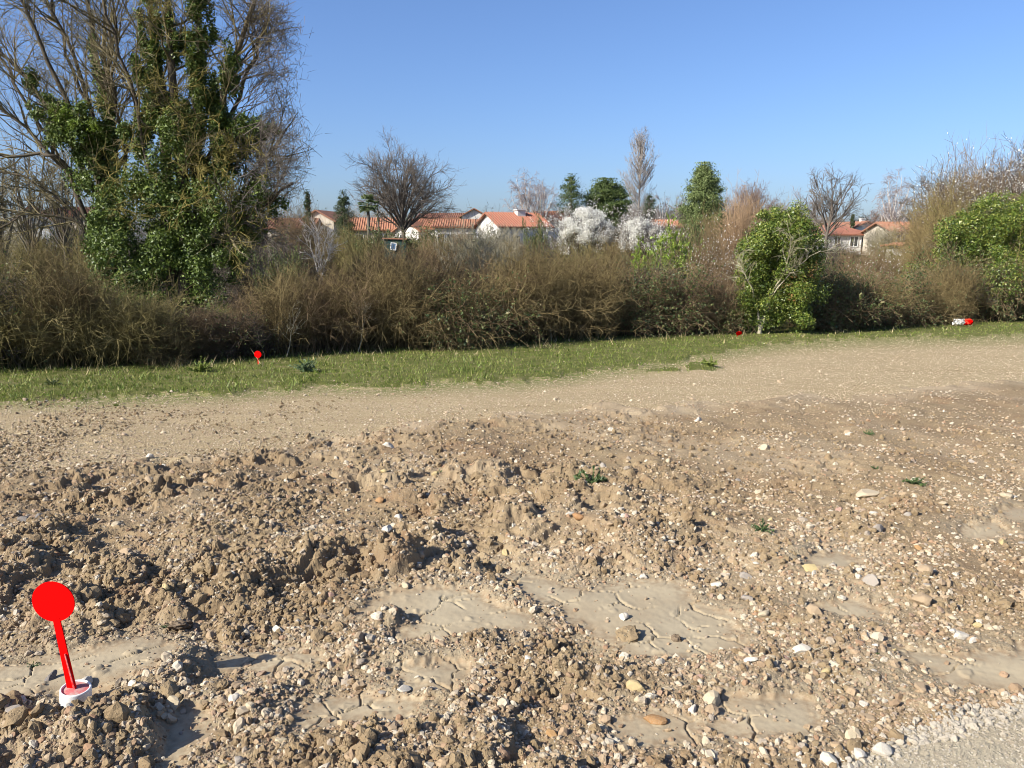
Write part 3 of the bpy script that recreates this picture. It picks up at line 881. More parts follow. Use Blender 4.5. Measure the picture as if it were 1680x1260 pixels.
# ---- bark, twig and leaf colours
K = {
    'bramble': bark_mat('bramble_twigs', [(0.060, 0.043, 0.019), (0.119, 0.087, 0.038), (0.165, 0.125, 0.053), (0.228, 0.180, 0.083)], 0.9),
    'purple': bark_mat('purple_brown_twigs', [(0.068, 0.046, 0.028), (0.126, 0.085, 0.046), (0.167, 0.117, 0.064), (0.222, 0.164, 0.091)], 0.9),
    'mossy': bark_mat('mossy_twigs', [(0.064, 0.053, 0.018), (0.124, 0.103, 0.036), (0.175, 0.145, 0.052), (0.214, 0.177, 0.082)], 0.9),
    'dark': bark_mat('dark_twigs', [(0.04, 0.032, 0.026), (0.075, 0.06, 0.05), (0.12, 0.095, 0.075)], 0.9),
    'greytwig': bark_mat('pale_grey_twigs', [(0.17, 0.15, 0.09), (0.30, 0.27, 0.18), (0.40, 0.36, 0.26)], 1.0),
    'oak': bark_mat('grey_brown_bark', [(0.072, 0.061, 0.050), (0.119, 0.100, 0.081), (0.162, 0.139, 0.113)], 0.5),
    'darkbark': bark_mat('dark_ridged_bark', [(0.045, 0.036, 0.026), (0.08, 0.065, 0.045), (0.13, 0.105, 0.065)], 1.6),
    'lichen': bark_mat('lichen_bark', [(0.062, 0.05, 0.03), (0.11, 0.092, 0.052), (0.17, 0.142, 0.065), (0.20, 0.165, 0.115)], 0.8),
    'yellowlichen': bark_mat('yellow_lichen_twigs', [(0.11, 0.095, 0.025), (0.19, 0.16, 0.04), (0.25, 0.21, 0.07)], 1.4),
    'birch': bark_mat('pale_birch_bark', [(0.42, 0.38, 0.34), (0.55, 0.51, 0.46)], 0.6),
    'birchtwig': bark_mat('birch_twigs', [(0.170, 0.141, 0.135), (0.238, 0.194, 0.180), (0.289, 0.255, 0.243)], 0.4),
    'poplar': bark_mat('poplar_twigs', [(0.187, 0.158, 0.135), (0.264, 0.233, 0.198), (0.315, 0.286, 0.252)], 0.4),
    'willow': bark_mat('orange_brown_twigs', [(0.192, 0.115, 0.060), (0.272, 0.180, 0.102), (0.320, 0.230, 0.145)], 0.6),
    'rust': bark_mat('rusty_brown_twigs', [(0.119, 0.077, 0.057), (0.170, 0.117, 0.095), (0.212, 0.153, 0.123)], 0.4),
    'palebranch': bark_mat('bare_pale_branch', [(0.30, 0.25, 0.16), (0.42, 0.36, 0.25)], 1.0),
    'ivy': leaf_mat('ivy_leaf', [(0.028, 0.048, 0.010), (0.058, 0.092, 0.016), (0.10, 0.148, 0.024), (0.165, 0.205, 0.045)], 0.5, 0.32, 0.8, 0.15),
    'ivyyellow': leaf_mat('yellow_green_ivy_leaf', [(0.035, 0.062, 0.010), (0.075, 0.12, 0.017), (0.14, 0.19, 0.028), (0.24, 0.245, 0.05)], 0.42, 0.45, 0.8, 0.2),
    'hedgeleaf': leaf_mat('dull_hedge_leaf', [(0.03, 0.05, 0.018), (0.055, 0.085, 0.025), (0.10, 0.13, 0.035), (0.17, 0.15, 0.06)], 0.5, 0.4, 1.2),
    'bright': leaf_mat('bright_green_leaf', [(0.10, 0.16, 0.02), (0.17, 0.25, 0.03), (0.24, 0.31, 0.045)], 0.5, 0.4, 1.2),
    'conifer': leaf_mat('dark_conifer_needles', [(0.02, 0.035, 0.014), (0.04, 0.06, 0.02), (0.065, 0.085, 0.03)], 0.6, 0.3, 0.6, 0.1),
    'pine': leaf_mat('pine_needles', [(0.03, 0.05, 0.014), (0.055, 0.085, 0.02), (0.095, 0.125, 0.03)], 0.6, 0.3, 0.6, 0.1),
    'pinelight': leaf_mat('light_pine_needles', [(0.07, 0.10, 0.03), (0.12, 0.16, 0.05), (0.18, 0.215, 0.075)], 0.6, 0.3, 0.6, 0.15),
    'bluegreen': leaf_mat('blue_green_leaf', [(0.05, 0.085, 0.035), (0.08, 0.125, 0.05), (0.12, 0.165, 0.075)], 0.5, 0.4, 1.0),
    'blossom': leaf_mat('white_blossom', [(0.50, 0.49, 0.41), (0.68, 0.67, 0.61), (0.79, 0.78, 0.74)], 0.7, 0.2, 0.8, 0.25),
    'palm': leaf_mat('palm_frond', [(0.05, 0.08, 0.025), (0.09, 0.13, 0.04), (0.13, 0.16, 0.06)], 0.5, 0.4, 1.0),
    'grass': leaf_mat('grass_blade', [(0.06, 0.095, 0.015), (0.115, 0.165, 0.024), (0.17, 0.21, 0.038), (0.27, 0.25, 0.09)], 0.55, 0.3, 1.5, 0.25),
    'straw': leaf_mat('dry_grass_blade', [(0.22, 0.17, 0.08), (0.36, 0.29, 0.15), (0.45, 0.38, 0.22)], 0.7, 0.2, 1.5, 0.2),
    'weed': leaf_mat('weed_leaf', [(0.035, 0.06, 0.02), (0.06, 0.10, 0.03), (0.10, 0.14, 0.045)], 0.5, 0.4, 3.0, 0.2),
    'browning': leaf_mat('dead_leaf', [(0.16, 0.08, 0.03), (0.26, 0.14, 0.05), (0.34, 0.22, 0.09)], 0.7, 0.2, 2.0, 0.2),
}

# ---- bare shrubs of the hedge: three-level twiggery, about 2 m wide and 2 m tall
def shrub_parts(seed, stems=70, mid=900, fine=4600, h=2.0, w=1.0, up=0.2, droop=-0.12, lean=0.9, tr=1.0):
    r = np.random.default_rng(seed)
    a = r.uniform(0, 6.283, stems); q = np.sqrt(r.uniform(size=stems)) * 0.75 * w
    p0 = np.stack([q * np.cos(a), 0.8 * q * np.sin(a), np.zeros(stems) - 0.05], -1)
    d0 = np.stack([lean * 0.6 * np.cos(a) * r.uniform(0, 1, stems), lean * 0.6 * np.sin(a) * r.uniform(0, 1, stems), np.ones(stems)], -1) + 0.2 * r.normal(size=(stems, 3))
    P0 = shoot(p0, d0, h * r.uniform(0.65, 1.15, stems), 7, r, 0.16, up, droop * 4)
    R0 = taper(0.013 * tr * r.uniform(0.7, 1.4, stems), 0.005 * tr, 7, stems)
    p, d, rr, t, _ = side(P0, R0, mid, r, 0.22, 1.0, (0.5, 1.3))
    P1 = shoot(p, d + np.array([0, 0, 0.15]), h * 0.34 * r.uniform(0.5, 1.4, mid), 4, r, 0.28, 0.04, droop)
    R1 = taper(np.minimum(rr, 0.007 * tr), 0.0035 * tr, 4, mid)
    p, d, rr, t, _ = side(P1, R1, fine, r, 0.15, 1.0, (0.4, 1.3))
    P2 = shoot(p, d, h * 0.15 * r.uniform(0.5, 1.5, fine), 2, r, 0.35, 0.0)
    R2 = taper(0.0042 * tr * r.uniform(0.7, 1.3, fine), 0.0016 * tr, 2, fine)
    return (P0, R0), (P1, R1), (P2, R2), r

SHRUBS = {}
def shrub_set(kind):
    """meshes of one kind of shrub: stems, twigs and, where it has them, leaves"""
    if kind in SHRUBS: return SHRUBS[kind]
    spec = dict(whips=('bramble', 24, dict(up=0.42, droop=-0.02, lean=0.75, mid=800, fine=4200), 0, None), bramble=('bramble', 11, {}, 0, None), mossy=('mossy', 12, dict(droop=-0.16), 0, None), purple=('purple', 13, dict(up=0.24), 0, None),
                tangled=('bramble', 15, dict(lean=1.4, droop=-0.2), 450, 'hedgeleaf'), dark=('dark', 14, dict(fine=4200), 2600, 'hedgeleaf'),
                leafy=('purple', 16, dict(fine=4000, lean=1.2, droop=-0.2), 9000, 'hedgeleaf'), grey=('greytwig', 17, dict(up=0.34, droop=-0.03, lean=0.8, tr=1.15), 0, None),
                willow=('willow', 18, dict(up=0.45, droop=0.0, lean=0.55, mid=700, fine=3000), 0, None),
                green=('mossy', 19, dict(mid=400, fine=1200), 9000, 'hedgeleaf'), bright=('mossy', 20, dict(mid=500, fine=1600), 20000, 'bright'),
                blossomtwig=('purple', 21, dict(up=0.3, mid=900, fine=4200), 1900, 'blossom'))[kind]
    mat, seed, kw, nl, lm = spec
    a, b, c, r = shrub_parts(seed, **kw)
    out = [('stems', plant_mesh('stems', [tubes(*a, 5)], K[mat]), None), ('twigs', plant_mesh('twigs', [tubes(*b, 3), tubes(*c, 3)], K[mat]), 'stuff')]
    if nl:
        p, d, rr, t, _ = side(c[0], c[1], nl, r, 0.2, 1.0)
        out.append(('blossom' if lm == 'blossom' else 'leaves', plant_mesh('leaves', [leaves(p + 0.02 * r.normal(size=p.shape), 0.034 if lm != 'blossom' else 0.02, r)], K[lm]), 'stuff'))
    SHRUBS[kind] = out
    return out

def shrub(kind, loc, sx, sy, sz, rz, label, cat='shrub', group=None, name=None):
    t = thing(name or {'bramble': 'hedge_shrub'}.get(kind, 'hedge_shrub'), label, cat, loc, rz, group)
    t.scale = (sx, sy, sz)
    for nm, me, kd in shrub_set(kind):
        o = link(nm, me, t)
        if kd: o['kind'] = kd
    return t

def on_land(px, Y):
    p = at(px, 500, Y)
    return float(p[0]), float(Y), float(base_z(p[0], Y))

def z_of_row(px, py, Y): return float(at(px, py, Y)[2])

# the front row of the hedge: (photo column, row of its top, kind, label)
FRONT = [
    (-150, 420, 'mossy', 'tall olive twiggy hedge shrub at the far end of the hedge beyond the ivy trees'),
    (-55, 450, 'dark', 'dark leafy hedge shrub at the picture edge beneath the fanning bare tree'),
    (30, 440, 'mossy', 'olive bare shrub with mossy twigs at the hedge end below the white gabled house'),
    (105, 454, 'whips', 'brown twiggy shrub beside the mossy one at the hedge end'),
    (170, 468, 'mossy', 'rounded olive brown shrub in front of the ivy trunk of the fanning tree'),
    (235, 478, 'mossy', 'dense mossy shrub just before the great ivy tree, near its ivy skirt'),
    (305, 512, 'tangled', 'low tangled shrub right under the hanging skirt of the great ivy tree'),
    (362, 495, 'purple', 'purplish bare shrub between the great ivy tree and the dark gap with a red disc'),
    (425, 508, 'dark', 'dark low shrub directly behind the small red disc in the grass'),
    (470, 457, 'whips', 'purple brown shrub just past the dark shrub and red disc'),
    (530, 450, 'purple', 'tall purple brown shrub in front of the white barked sapling'),
    (588, 438, 'bramble', 'brown arching shrub with pale stems showing at its foot'),
    (645, 422, 'whips', 'yellow brown mossy shrub below the oak and green shed'),
    (700, 425, 'tangled', 'tangled brown shrub beside the pale grey bush, on its oak side'),
    (752, 430, 'leafy', 'leaf flecked brown shrub standing before the pale grey bush'),
    (808, 432, 'bramble', 'brown shrub with one orange bare stem at its foot'),
    (862, 417, 'whips', 'olive brown shrub below the house with the square chimney'),
    (915, 426, 'bramble', 'bushy grey brown shrub below the large white blossom tree'),
    (970, 424, 'whips', 'broad tangled shrub with scattered small leaves below the gap of the two blossom trees'),
    (1025, 424, 'leafy', 'high brown shrub just before the bright yellow green bush'),
    (1080, 432, 'leafy', 'leaf flecked brown shrub under the bright yellow green bush'),
    (1135, 442, 'purple', 'purplish shrub under the pale blossom thicket'),
    (1182, 462, 'leafy', 'low reddish shrub beside the black gap with the red cap'),
    (1345, 450, 'leafy', 'green flecked shrub touching the ivy clad stump tree on its far side'),
    (1395, 448, 'tangled', 'bramble mound below the house with the hipped red roof'),
    (1448, 446, 'leafy', 'leafy bramble mound between the hipped house and the beige house'),
    (1500, 440, 'tangled', 'brown bramble mound below the beige house'),
    (1550, 437, 'whips', 'twiggy brown shrub just behind the red and white bag'),
    (1605, 448, 'leafy', 'bramble shrub at the foot of the great ivy thicket'),
    (1660, 440, 'mossy', 'olive bramble at the picture edge before the ivy thicket'),
    (1730, 420, 'tangled', 'bramble mound past the ivy thicket beyond the picture edge'),
]
HX = [hit(c, np.interp(c, HB_X, HB_R)) for c in HB_X]
HXx, HXy = np.array([h[0] for h in HX]), np.array([h[1] for h in HX])
rh = np.random.default_rng(5)
def hedge_y(px): return float(hit(px, np.interp(px, HB_X, HB_R))[1])
for px, top, kind, lab in FRONT:
    Y = hedge_y(px) + 0.85
    x, y, z = on_land(px, Y)
    hgt = rh.uniform(0.82, 1.0) * (0.87 if 560 < px < 1200 else 0.97) * (z_of_row(px, top, Y) - z)
    s = hgt / 2.0
    shrub(kind, (x, y, z), s * rh.uniform(0.85, 1.0) * max(0.95, min(1.25, 1.0 * Y / 17)), 0.85 * rh.uniform(0.9, 1.1), s, rh.uniform(-0.4, 0.4) + (3.14 if rh.uniform() < .5 else 0), lab, group='shrubs of the hedge')

# a second, darker row close behind, that closes the hedge
BACK = [(-100, 430, 'dark'), (10, 455, 'dark'), (90, 470, 'bramble'), (180, 490, 'dark'), (270, 505, 'dark'), (345, 505, 'dark'), (440, 480, 'purple'), (505, 452, 'bramble'),
        (575, 440, 'purple'), (640, 430, 'bramble'), (715, 430, 'purple'), (790, 430, 'bramble'), (860, 425, 'mossy'), (930, 418, 'purple'), (1000, 415, 'bramble'),
        (1070, 428, 'dark'), (1140, 435, 'purple'), (1215, 470, 'dark'), (1330, 452, 'dark'), (1400, 446, 'purple'), (1470, 443, 'bramble'), (1540, 440, 'dark'), (1620, 440, 'dark'), (1710, 425, 'dark')]
for px, top, kind in BACK:
    Y = hedge_y(px) + 2.3
    x, y, z = on_land(px, Y)
    s = rh.uniform(0.82, 0.96) * (z_of_row(px, top, Y) - z) / 2.0
    shrub(kind, (x, y, z), s * 1.15, 0.9, s, rh.uniform(-0.4, 0.4), {'dark': 'dark leafy shrub half hidden in the second row of the hedge', 'bramble': 'brown twiggy shrub half hidden in the second row of the hedge', 'purple': 'purplish twiggy shrub half hidden in the second row of the hedge', 'mossy': 'olive twiggy shrub half hidden in the second row of the hedge'}[kind], group='second row of hedge shrubs', name='back_shrub')
# ------------------------------------------------------------------ the two great trees at the hedge
def stem_px(pts, Y, k=14, depth=0.0, jitter=0.05, seed=0):
    """a stem through photo pixels; depth moves its far end back or forward (metres)"""
    pts = np.asarray(pts, float); r = np.random.default_rng(seed)
    seg = np.concatenate([[0], np.cumsum(np.hypot(*np.diff(pts, axis=0).T))]); t = np.linspace(0, 1, k)
    px = np.interp(t, seg / seg[-1], pts[:, 0]); py = np.interp(t, seg / seg[-1], pts[:, 1])
    # round the corners
    for _ in range(2):
        px[1:-1] = 0.25 * px[:-2] + 0.5 * px[1:-1] + 0.25 * px[2:]; py[1:-1] = 0.25 * py[:-2] + 0.5 * py[1:-1] + 0.25 * py[2:]
    P = np.array([at(a, b, Y + depth * s ** 1.2) for a, b, s in zip(px, py, t)])
    P[1:] += jitter * r.normal(size=(k - 1, 3)) * np.array([0.6, 1.5, 0.4])
    return P

def twig_levels(P, R, r, n1, n2, n3, L1, L2, L3, trop=(0.06, 0.04, 0.02), t0=0.3, r1=0.02, r2=0.009, r3=0.0045, ang=(0.35, 0.9), power=0.8):
    p, d, rr, t, _ = side(P, R, n1, r, t0, 1.0, ang, power)
    A = shoot(p, d, L1 * r.uniform(0.5, 1.3, n1), 6, r, 0.14, trop[0]); RA = taper(np.minimum(rr * 0.7, r1), r2 * 0.6, 6, n1)
    p, d, rr, t, _ = side(A, RA, n2, r, 0.15, 1.0, (0.35, 0.95))
    B = shoot(p, d, L2 * r.uniform(0.5, 1.3, n2), 4, r, 0.18, trop[1]); RB = taper(np.minimum(rr * 0.8, r2), r3, 4, n2)
    p, d, rr, t, _ = side(B, RB, n3, r, 0.1, 1.0, (0.35, 1.0))
    C = shoot(p, d, L3 * r.uniform(0.4, 1.4, n3), 2, r, 0.22, trop[2]); RC = taper(r3 * r.uniform(0.8, 1.3, n3), r3 * 0.4, 2, n3)
    return (A, RA), (B, RB), (C, RC)

def blobs_px(bl, Y, n, r, dj=1.0, lumps=11):
    """leaf points over clumps given as (column, row, half width, half height, depth offset) in the photograph"""
    C, Rd, wt = [], [], []
    for b in bl:
        cx, cy, rx, ry = b[:4]; dz = b[4] if len(b) > 4 else 0
        c = at(cx, cy, Y + dz); m = (Y + dz) / FPX
        # break each clump into lumps
        for _ in range(lumps):
            o = r.normal(size=3) * 0.5
            C.append(c + o * np.array([rx * m, rx * m * dj, ry * m])); Rd.append(np.array([rx, rx * dj, ry]) * m * r.uniform(0.24, 0.55)); wt.append(rx * ry * (2.2 if cy < 265 else 0.9))
    C, Rd, wt = np.array(C), np.array(Rd), np.array(wt)
    i = r.choice(len(C), n, p=wt / wt.sum())
    d = unit(r.normal(size=(n, 3))); q = 0.35 + 0.65 * r.uniform(size=n) ** 0.5
    return C[i] + d * q[:, None] * Rd[i] + 0.04 * r.normal(size=(n, 3)), d

def within(lv, lim, off):
    """drop the shoots that stray beyond the crown's outline (a photo column for each level of height)"""
    P, R = lv; E = P[:, -1] + off
    cx, cy = px_of(E[:, 0], E[:, 1], E[:, 2])
    k = cx < np.interp(cy, lim[0], lim[1]) + np.random.default_rng(len(P)).normal(0, 15, len(P)) + 14 * np.sin(cy * 0.031)
    return P[k], R[k]

def big_ivy_tree():
    Y = 18.6; r = np.random.default_rng(31)
    t = thing('ivy_clad_tree', 'great tree with stems wrapped in dark green ivy hanging down to the hedge', 'tree', on_land(300, Y))
    inv = Matrix.Translation(-Vector(t.location))
    stems = [([(296, 600), (290, 470), (278, 310), (262, 150), (246, 10), (238, -130)], 0.22, 0.4), ([(304, 600), (308, 430), (300, 280), (282, 130), (274, -10), (268, -120)], 0.20, -0.5),
             ([(310, 600), (322, 420), (326, 250), (322, 120), (332, -30), (336, -140)], 0.20, 0.8), ([(312, 600), (340, 340), (362, 190), (384, 95), (412, 15), (440, -70)], 0.16, -0.4),
             ([(306, 560), (350, 400), (400, 310), (435, 270), (468, 210)], 0.08, 0.7), ([(306, 520), (268, 380), (236, 240), (226, 150), (190, 60), (170, 20)], 0.05, -0.8),
             ([(320, 500), (365, 390), (410, 355), (450, 325), (480, 300)], 0.05, -0.6), ([(330, 300), (350, 230), (375, 200), (410, 120), (440, 30)], 0.06, 1.2)]
    P = np.array([stem_px(s, Y, 14, dp, 0.05, 3 + i) for i, (s, _, dp) in enumerate(stems)]) - np.array(t.location)
    R = np.stack([np.linspace(w, 0.03, 14) for _, w, _ in stems])
    link('trunk', plant_mesh('trunk', [tubes(P, R, 9)], K['darkbark'], True), t)
    A, B, C = twig_levels(P, R, r, 130, 1300, 6500, 1.7, 0.8, 0.38, (0.05, 0.03, 0.0), 0.35, 0.028, 0.009, 0.0040, (0.4, 1.15))
    LIM = ([-200, 0, 130, 240, 330, 420, 520], [462, 466, 486, 498, 500, 480, 452]); OFF = np.array(t.location)
    A, B, C = within(A, LIM, OFF), within(B, LIM, OFF), within(C, LIM, OFF)
    o = link('crown', plant_mesh('crown', [tubes(*A, 5), tubes(*B, 3), tubes(*C, 3)], K['lichen']), t); o['kind'] = 'stuff'
    # fine twig fans on the sky side
    fans = [((392, 330), 0.9), ((412, 250), 0.9), ((385, 180), 0.85), ((420, 140), 0.7), ((405, 60), 0.8), ((420, 320), 0.7), ((390, 20), 0.8), ((400, 400), 0.8), ((400, 290), 0.9)]
    n = 12 * len(fans)
    p0 = np.concatenate([np.array([at(a + 12 * r.normal(), b + 14 * r.normal(), Y + 1.0 * r.normal()) for _ in range(12)]) for (a, b), _ in fans]) - np.array(t.location)
    d0 = np.stack([0.9 + 0.35 * r.normal(size=n), 0.7 * r.normal(size=n), 0.25 + 0.55 * r.normal(size=n)], -1)
    F = shoot(p0, d0, r.uniform(0.6, 1.25, n), 6, r, 0.13, 0.03); RF = taper(0.012, 0.0045, 6, n)
    _, B2, C2 = twig_levels(F, RF, r, 360, 1700, 4600, 0.7, 0.42, 0.26, (0.0, 0.0, 0.0), 0.1, 0.007, 0.005, 0.0038, (0.3, 0.8))
    F, RF = within((F, RF), LIM, OFF); _, B2, C2 = within(_, LIM, OFF), within(B2, LIM, OFF), within(C2, LIM, OFF)
    o = link('sunlit_twigs', plant_mesh('sunlit_twigs', [tubes(F, RF, 4), tubes(*_, 3), tubes(*B2, 3), tubes(*C2, 3)], K['oak']), t); o['kind'] = 'stuff'
    # lichen-yellow bursts of twigs
    cl = [(355, 285), (415, 245), (190, 288), (300, 215), (330, 300), (290, 150), (345, 330), (260, 60), (275, 30), (385, 270), (300, 330), (250, 180), (410, 350), (395, 395), (210, 330), (350, 190)]
    m = 9 * len(cl)
    p0 = np.concatenate([np.array([at(a + 9 * r.normal(), b + 9 * r.normal(), Y - 0.75 + 0.35 * r.normal()) for _ in range(9)]) for a, b in cl]) - np.array(t.location)
    L = shoot(p0, r.normal(size=(m, 3)) + np.array([0, -0.5, 0.1]), r.uniform(0.3, 0.8, m), 5, r, 0.25); RL = taper(0.011, 0.005, 5, m)
    _, B3, C3 = twig_levels(L, RL, r, 240, 900, 2000, 0.35, 0.24, 0.16, (0, 0, 0), 0.1, 0.008, 0.006, 0.0045)
    o = link('lichen_twigs', plant_mesh('lichen_twigs', [tubes(L, RL, 4), tubes(*_, 3), tubes(*B3, 3), tubes(*C3, 3)], K['yellowlichen']), t); o['kind'] = 'stuff'
    bl = [(240, 470, 62, 42), (300, 490, 52, 36), (190, 390, 46, 62), (255, 400, 72, 68), (330, 430, 56, 56), (225, 315, 36, 48), (298, 310, 62, 68), (352, 330, 52, 58), (250, 215, 32, 58), (296, 215, 40, 62),
          (350, 255, 40, 56), (252, 120, 19, 52), (246, 45, 16, 52), (318, 95, 20, 60), (330, 15, 16, 50), (278, 60, 12, 50), (340, 180, 22, 52), (378, 120, 13, 46), (360, 200, 18, 40), (405, 345, 34, 40), (395, 225, 24, 30),
          (165, 455, 26, 40), (170, 350, 24, 40), (215, 500, 30, 22), (232, 130, 8, 22), (400, 420, 34, 32), (428, 215, 20, 12), (440, 335, 22, 22)]
    c, d = blobs_px(bl, Y - 0.35, 118000, r, 0.75)
    o = link('ivy', plant_mesh('ivy', [leaves(c - np.array(t.location), 0.030, r, d * np.array([1, 1, 0.5]), 0.4, 0.75, True)], K['ivy']), t); o['kind'] = 'stuff'
big_ivy_tree()

def fan_tree():
    Y = 19.8; r = np.random.default_rng(41)
    t = thing('fanning_tree', 'tall bare tree with many stems fanning towards the picture edge, ivy on its lower limbs', 'tree', on_land(205, Y))
    stems = [([(206, 600), (196, 420), (184, 260), (165, 120), (140, 20), (128, -110)], 0.17, 0.3), ([(198, 520), (190, 330), (182, 190), (160, 70), (172, -20), (180, -110)], 0.10, 0.8),
             ([(200, 560), (165, 300), (118, 190), (72, 80), (30, 0), (-10, -90)], 0.11, -0.5), ([(196, 500), (150, 290), (92, 190), (40, 110), (-30, 60), (-90, 20)], 0.10, 0.8),
             ([(194, 520), (120, 290), (60, 225), (10, 180), (-50, 150)], 0.09, -0.3), ([(192, 440), (186, 300), (182, 170), (185, 60), (172, 10), (165, -80)], 0.08, -0.8),
             ([(198, 540), (140, 370), (90, 315), (30, 285), (-60, 270)], 0.045, 0.3), ([(190, 400), (160, 220), (120, 100), (90, 10), (70, -90)], 0.08, 0.4),
             ([(196, 500), (150, 380), (105, 350), (60, 350), (10, 362), (-30, 390)], 0.03, -0.6), ([(186, 330), (140, 170), (100, 70), (75, 0), (60, -60)], 0.06, 1.1),
             ([(200, 330), (205, 240), (190, 150), (196, 70), (178, 0)], 0.05, -1.0), ([(190, 300), (215, 200), (232, 170), (190, 120), (185, 60)], 0.035, 0.5),
             ([(150, 320), (90, 250), (30, 260), (-40, 250)], 0.05, -0.9), ([(120, 300), (60, 200), (0, 90), (-60, 10)], 0.05, 0.9)]
    P = np.array([stem_px(s, Y, 14, dp, 0.06, 40 + i) for i, (s, _, dp) in enumerate(stems)]) - np.array(t.location)
    R = np.stack([np.linspace(w, 0.022, 14) for _, w, _ in stems])
    link('trunk', plant_mesh('trunk', [tubes(P, R, 8)], K['darkbark'], True), t)
    A, B, C = twig_levels(P, R, r, 300, 2100, 8500, 1.7, 0.75, 0.34, (0.06, 0.03, 0.0), 0.3, 0.020, 0.008, 0.0038, (0.3, 0.85))
    A[0][:, :, 0] -= 0.0
    o = link('crown', plant_mesh('crown', [tubes(*A, 4), tubes(*B, 3), tubes(*C, 3)], K['lichen']), t); o['kind'] = 'stuff'
    bl = [(75, 168, 16, 14), (52, 132, 8, 20), (105, 192, 32, 22), (135, 225, 34, 30), (165, 250, 22, 40), (172, 170, 9, 45), (182, 220, 13, 50), (150, 290, 36, 36), (180, 340, 28, 44), (170, 400, 28, 40), (90, 215, 18, 16), (155, 90, 5, 40), (190, 460, 30, 40)]
    c, d = blobs_px(bl, Y - 0.3, 30000, r, 0.8)
    o = link('ivy', plant_mesh('ivy', [leaves(c - np.array(t.location), 0.030, r, d * np.array([1, 1, 0.5]), 0.4, 0.75, True)], K['ivy']), t); o['kind'] = 'stuff'
    c, d = blobs_px([(97, 182, 14, 14), (120, 205, 12, 10), (150, 205, 10, 8)], Y - 0.7, 900, r, 0.8)
    o = link('mistletoe', plant_mesh('mistletoe', [leaves(c - np.array(t.location), 0.035, r, None, 0.0, 0.4)], K['bright']), t); o['kind'] = 'stuff'
fan_tree()

# ------------------------------------------------------------------ general bare trees, evergreens and flowering shrubs
def bare_tree(name, px, row_top, Y, width_px, label, bark='oak', twig=None, fork=0.18, seed=1, n=(11, 80, 700, 3600), lean=0.7, trop=(0.05, 0.03, 0.0), thick=1.0, cat='tree', group=None, row_base=None, fine=1.0, z0=None, reach=1.0):
    r = np.random.default_rng(seed); x, y, z = on_land(px, Y)
    if z0 is not None: z = z0
    H_ = z_of_row(px, row_top, Y) - z; Wd = width_px * Y / FPX / 2
    t = thing(name, label, cat, (x, y, z), 0, group)
    hf_ = H_ * fork
    tr = shoot(np.zeros((1, 3)), np.array([[0.02, 0, 1.0]]), [H_ * 0.60], 9, r, 0.06, 0.15); Rt = taper(0.024 * H_ * thick, 0.008 * H_ * thick, 9, 1)
    k = n[0] * 2; g = np.arange(k) + 0.5
    zc = 1 - 1.55 * g / k; aa = g * 2.39996 + r.uniform(0, 6.283)
    dirs = np.stack([np.sqrt(np.clip(1 - zc ** 2, 0, 1)) * np.cos(aa), np.sqrt(np.clip(1 - zc ** 2, 0, 1)) * np.sin(aa), zc], -1) + 0.12 * r.normal(size=(k, 3))
    cz = H_ * (0.5 + 0.42 * fork); rv = H_ - cz
    end = np.array([0, 0, cz]) + unit(dirs) * np.array([Wd, Wd, rv]) * (r.uniform(0.62, 0.86, k) * reach)[:, None]
    f = np.clip(fork / 0.72 + (0.80 - fork / 0.72) * (0.15 + 0.7 * (zc + 0.55) / 1.55) * r.uniform(0.5, 1.0, k), fork / 0.72 * 0.9, 0.95)
    p0 = np.stack([np.interp(f * 8, np.arange(9), tr[0, :, j]) for j in range(3)], -1)
    mid = 0.5 * (p0 + end) + np.stack([0.10 * (end - p0)[:, 0], 0.10 * (end - p0)[:, 1], (0.10 if lean > 0.5 else -0.05) * np.linalg.norm(end - p0, axis=1)], -1)
    s_ = np.linspace(0, 1, 8)[None, :, None]
    L0 = (1 - s_) ** 2 * p0[:, None] + 2 * s_ * (1 - s_) * mid[:, None] + s_ ** 2 * end[:, None]
    L0[:, 1:] += np.cumsum(0.008 * H_ * r.normal(size=(k, 7, 3)), axis=1) * 0.7
    R0 = taper(0.0105 * H_ * thick * (1.15 - 0.6 * f), 0.0028 * H_ * thick, 8, k)
    sz = min(H_, 2.2 * Wd)
    link('trunk', plant_mesh('trunk', [tubes(tr, Rt, 8), tubes(L0, R0, 6)], K[bark], True), t)
    base = (np.concatenate([L0, np.stack([np.interp(np.linspace(4, 8, 8), np.arange(9), tr[0, :, j]) for j in range(3)], -1)[None]]), np.concatenate([R0, np.full((1, 8), 0.008 * H_ * thick)]))
    px_m = Y / FPX
    A, B, C = twig_levels(base[0], base[1], r, int(n[1] * 1.3), n[2], n[3], 0.20 * sz, 0.12 * sz, 0.065 * sz, trop, 0.25, 0.006 * H_ * thick, max(0.0028 * H_ * thick, 0.16 * px_m) * fine, max(0.0012 * H_, 0.11 * px_m) * fine, (0.4, 0.95))
    o = link('crown', plant_mesh('crown', [tubes(*A, 4), tubes(*B, 3), tubes(*C, 3)], K[twig or bark]), t); o['kind'] = 'stuff'
    return t

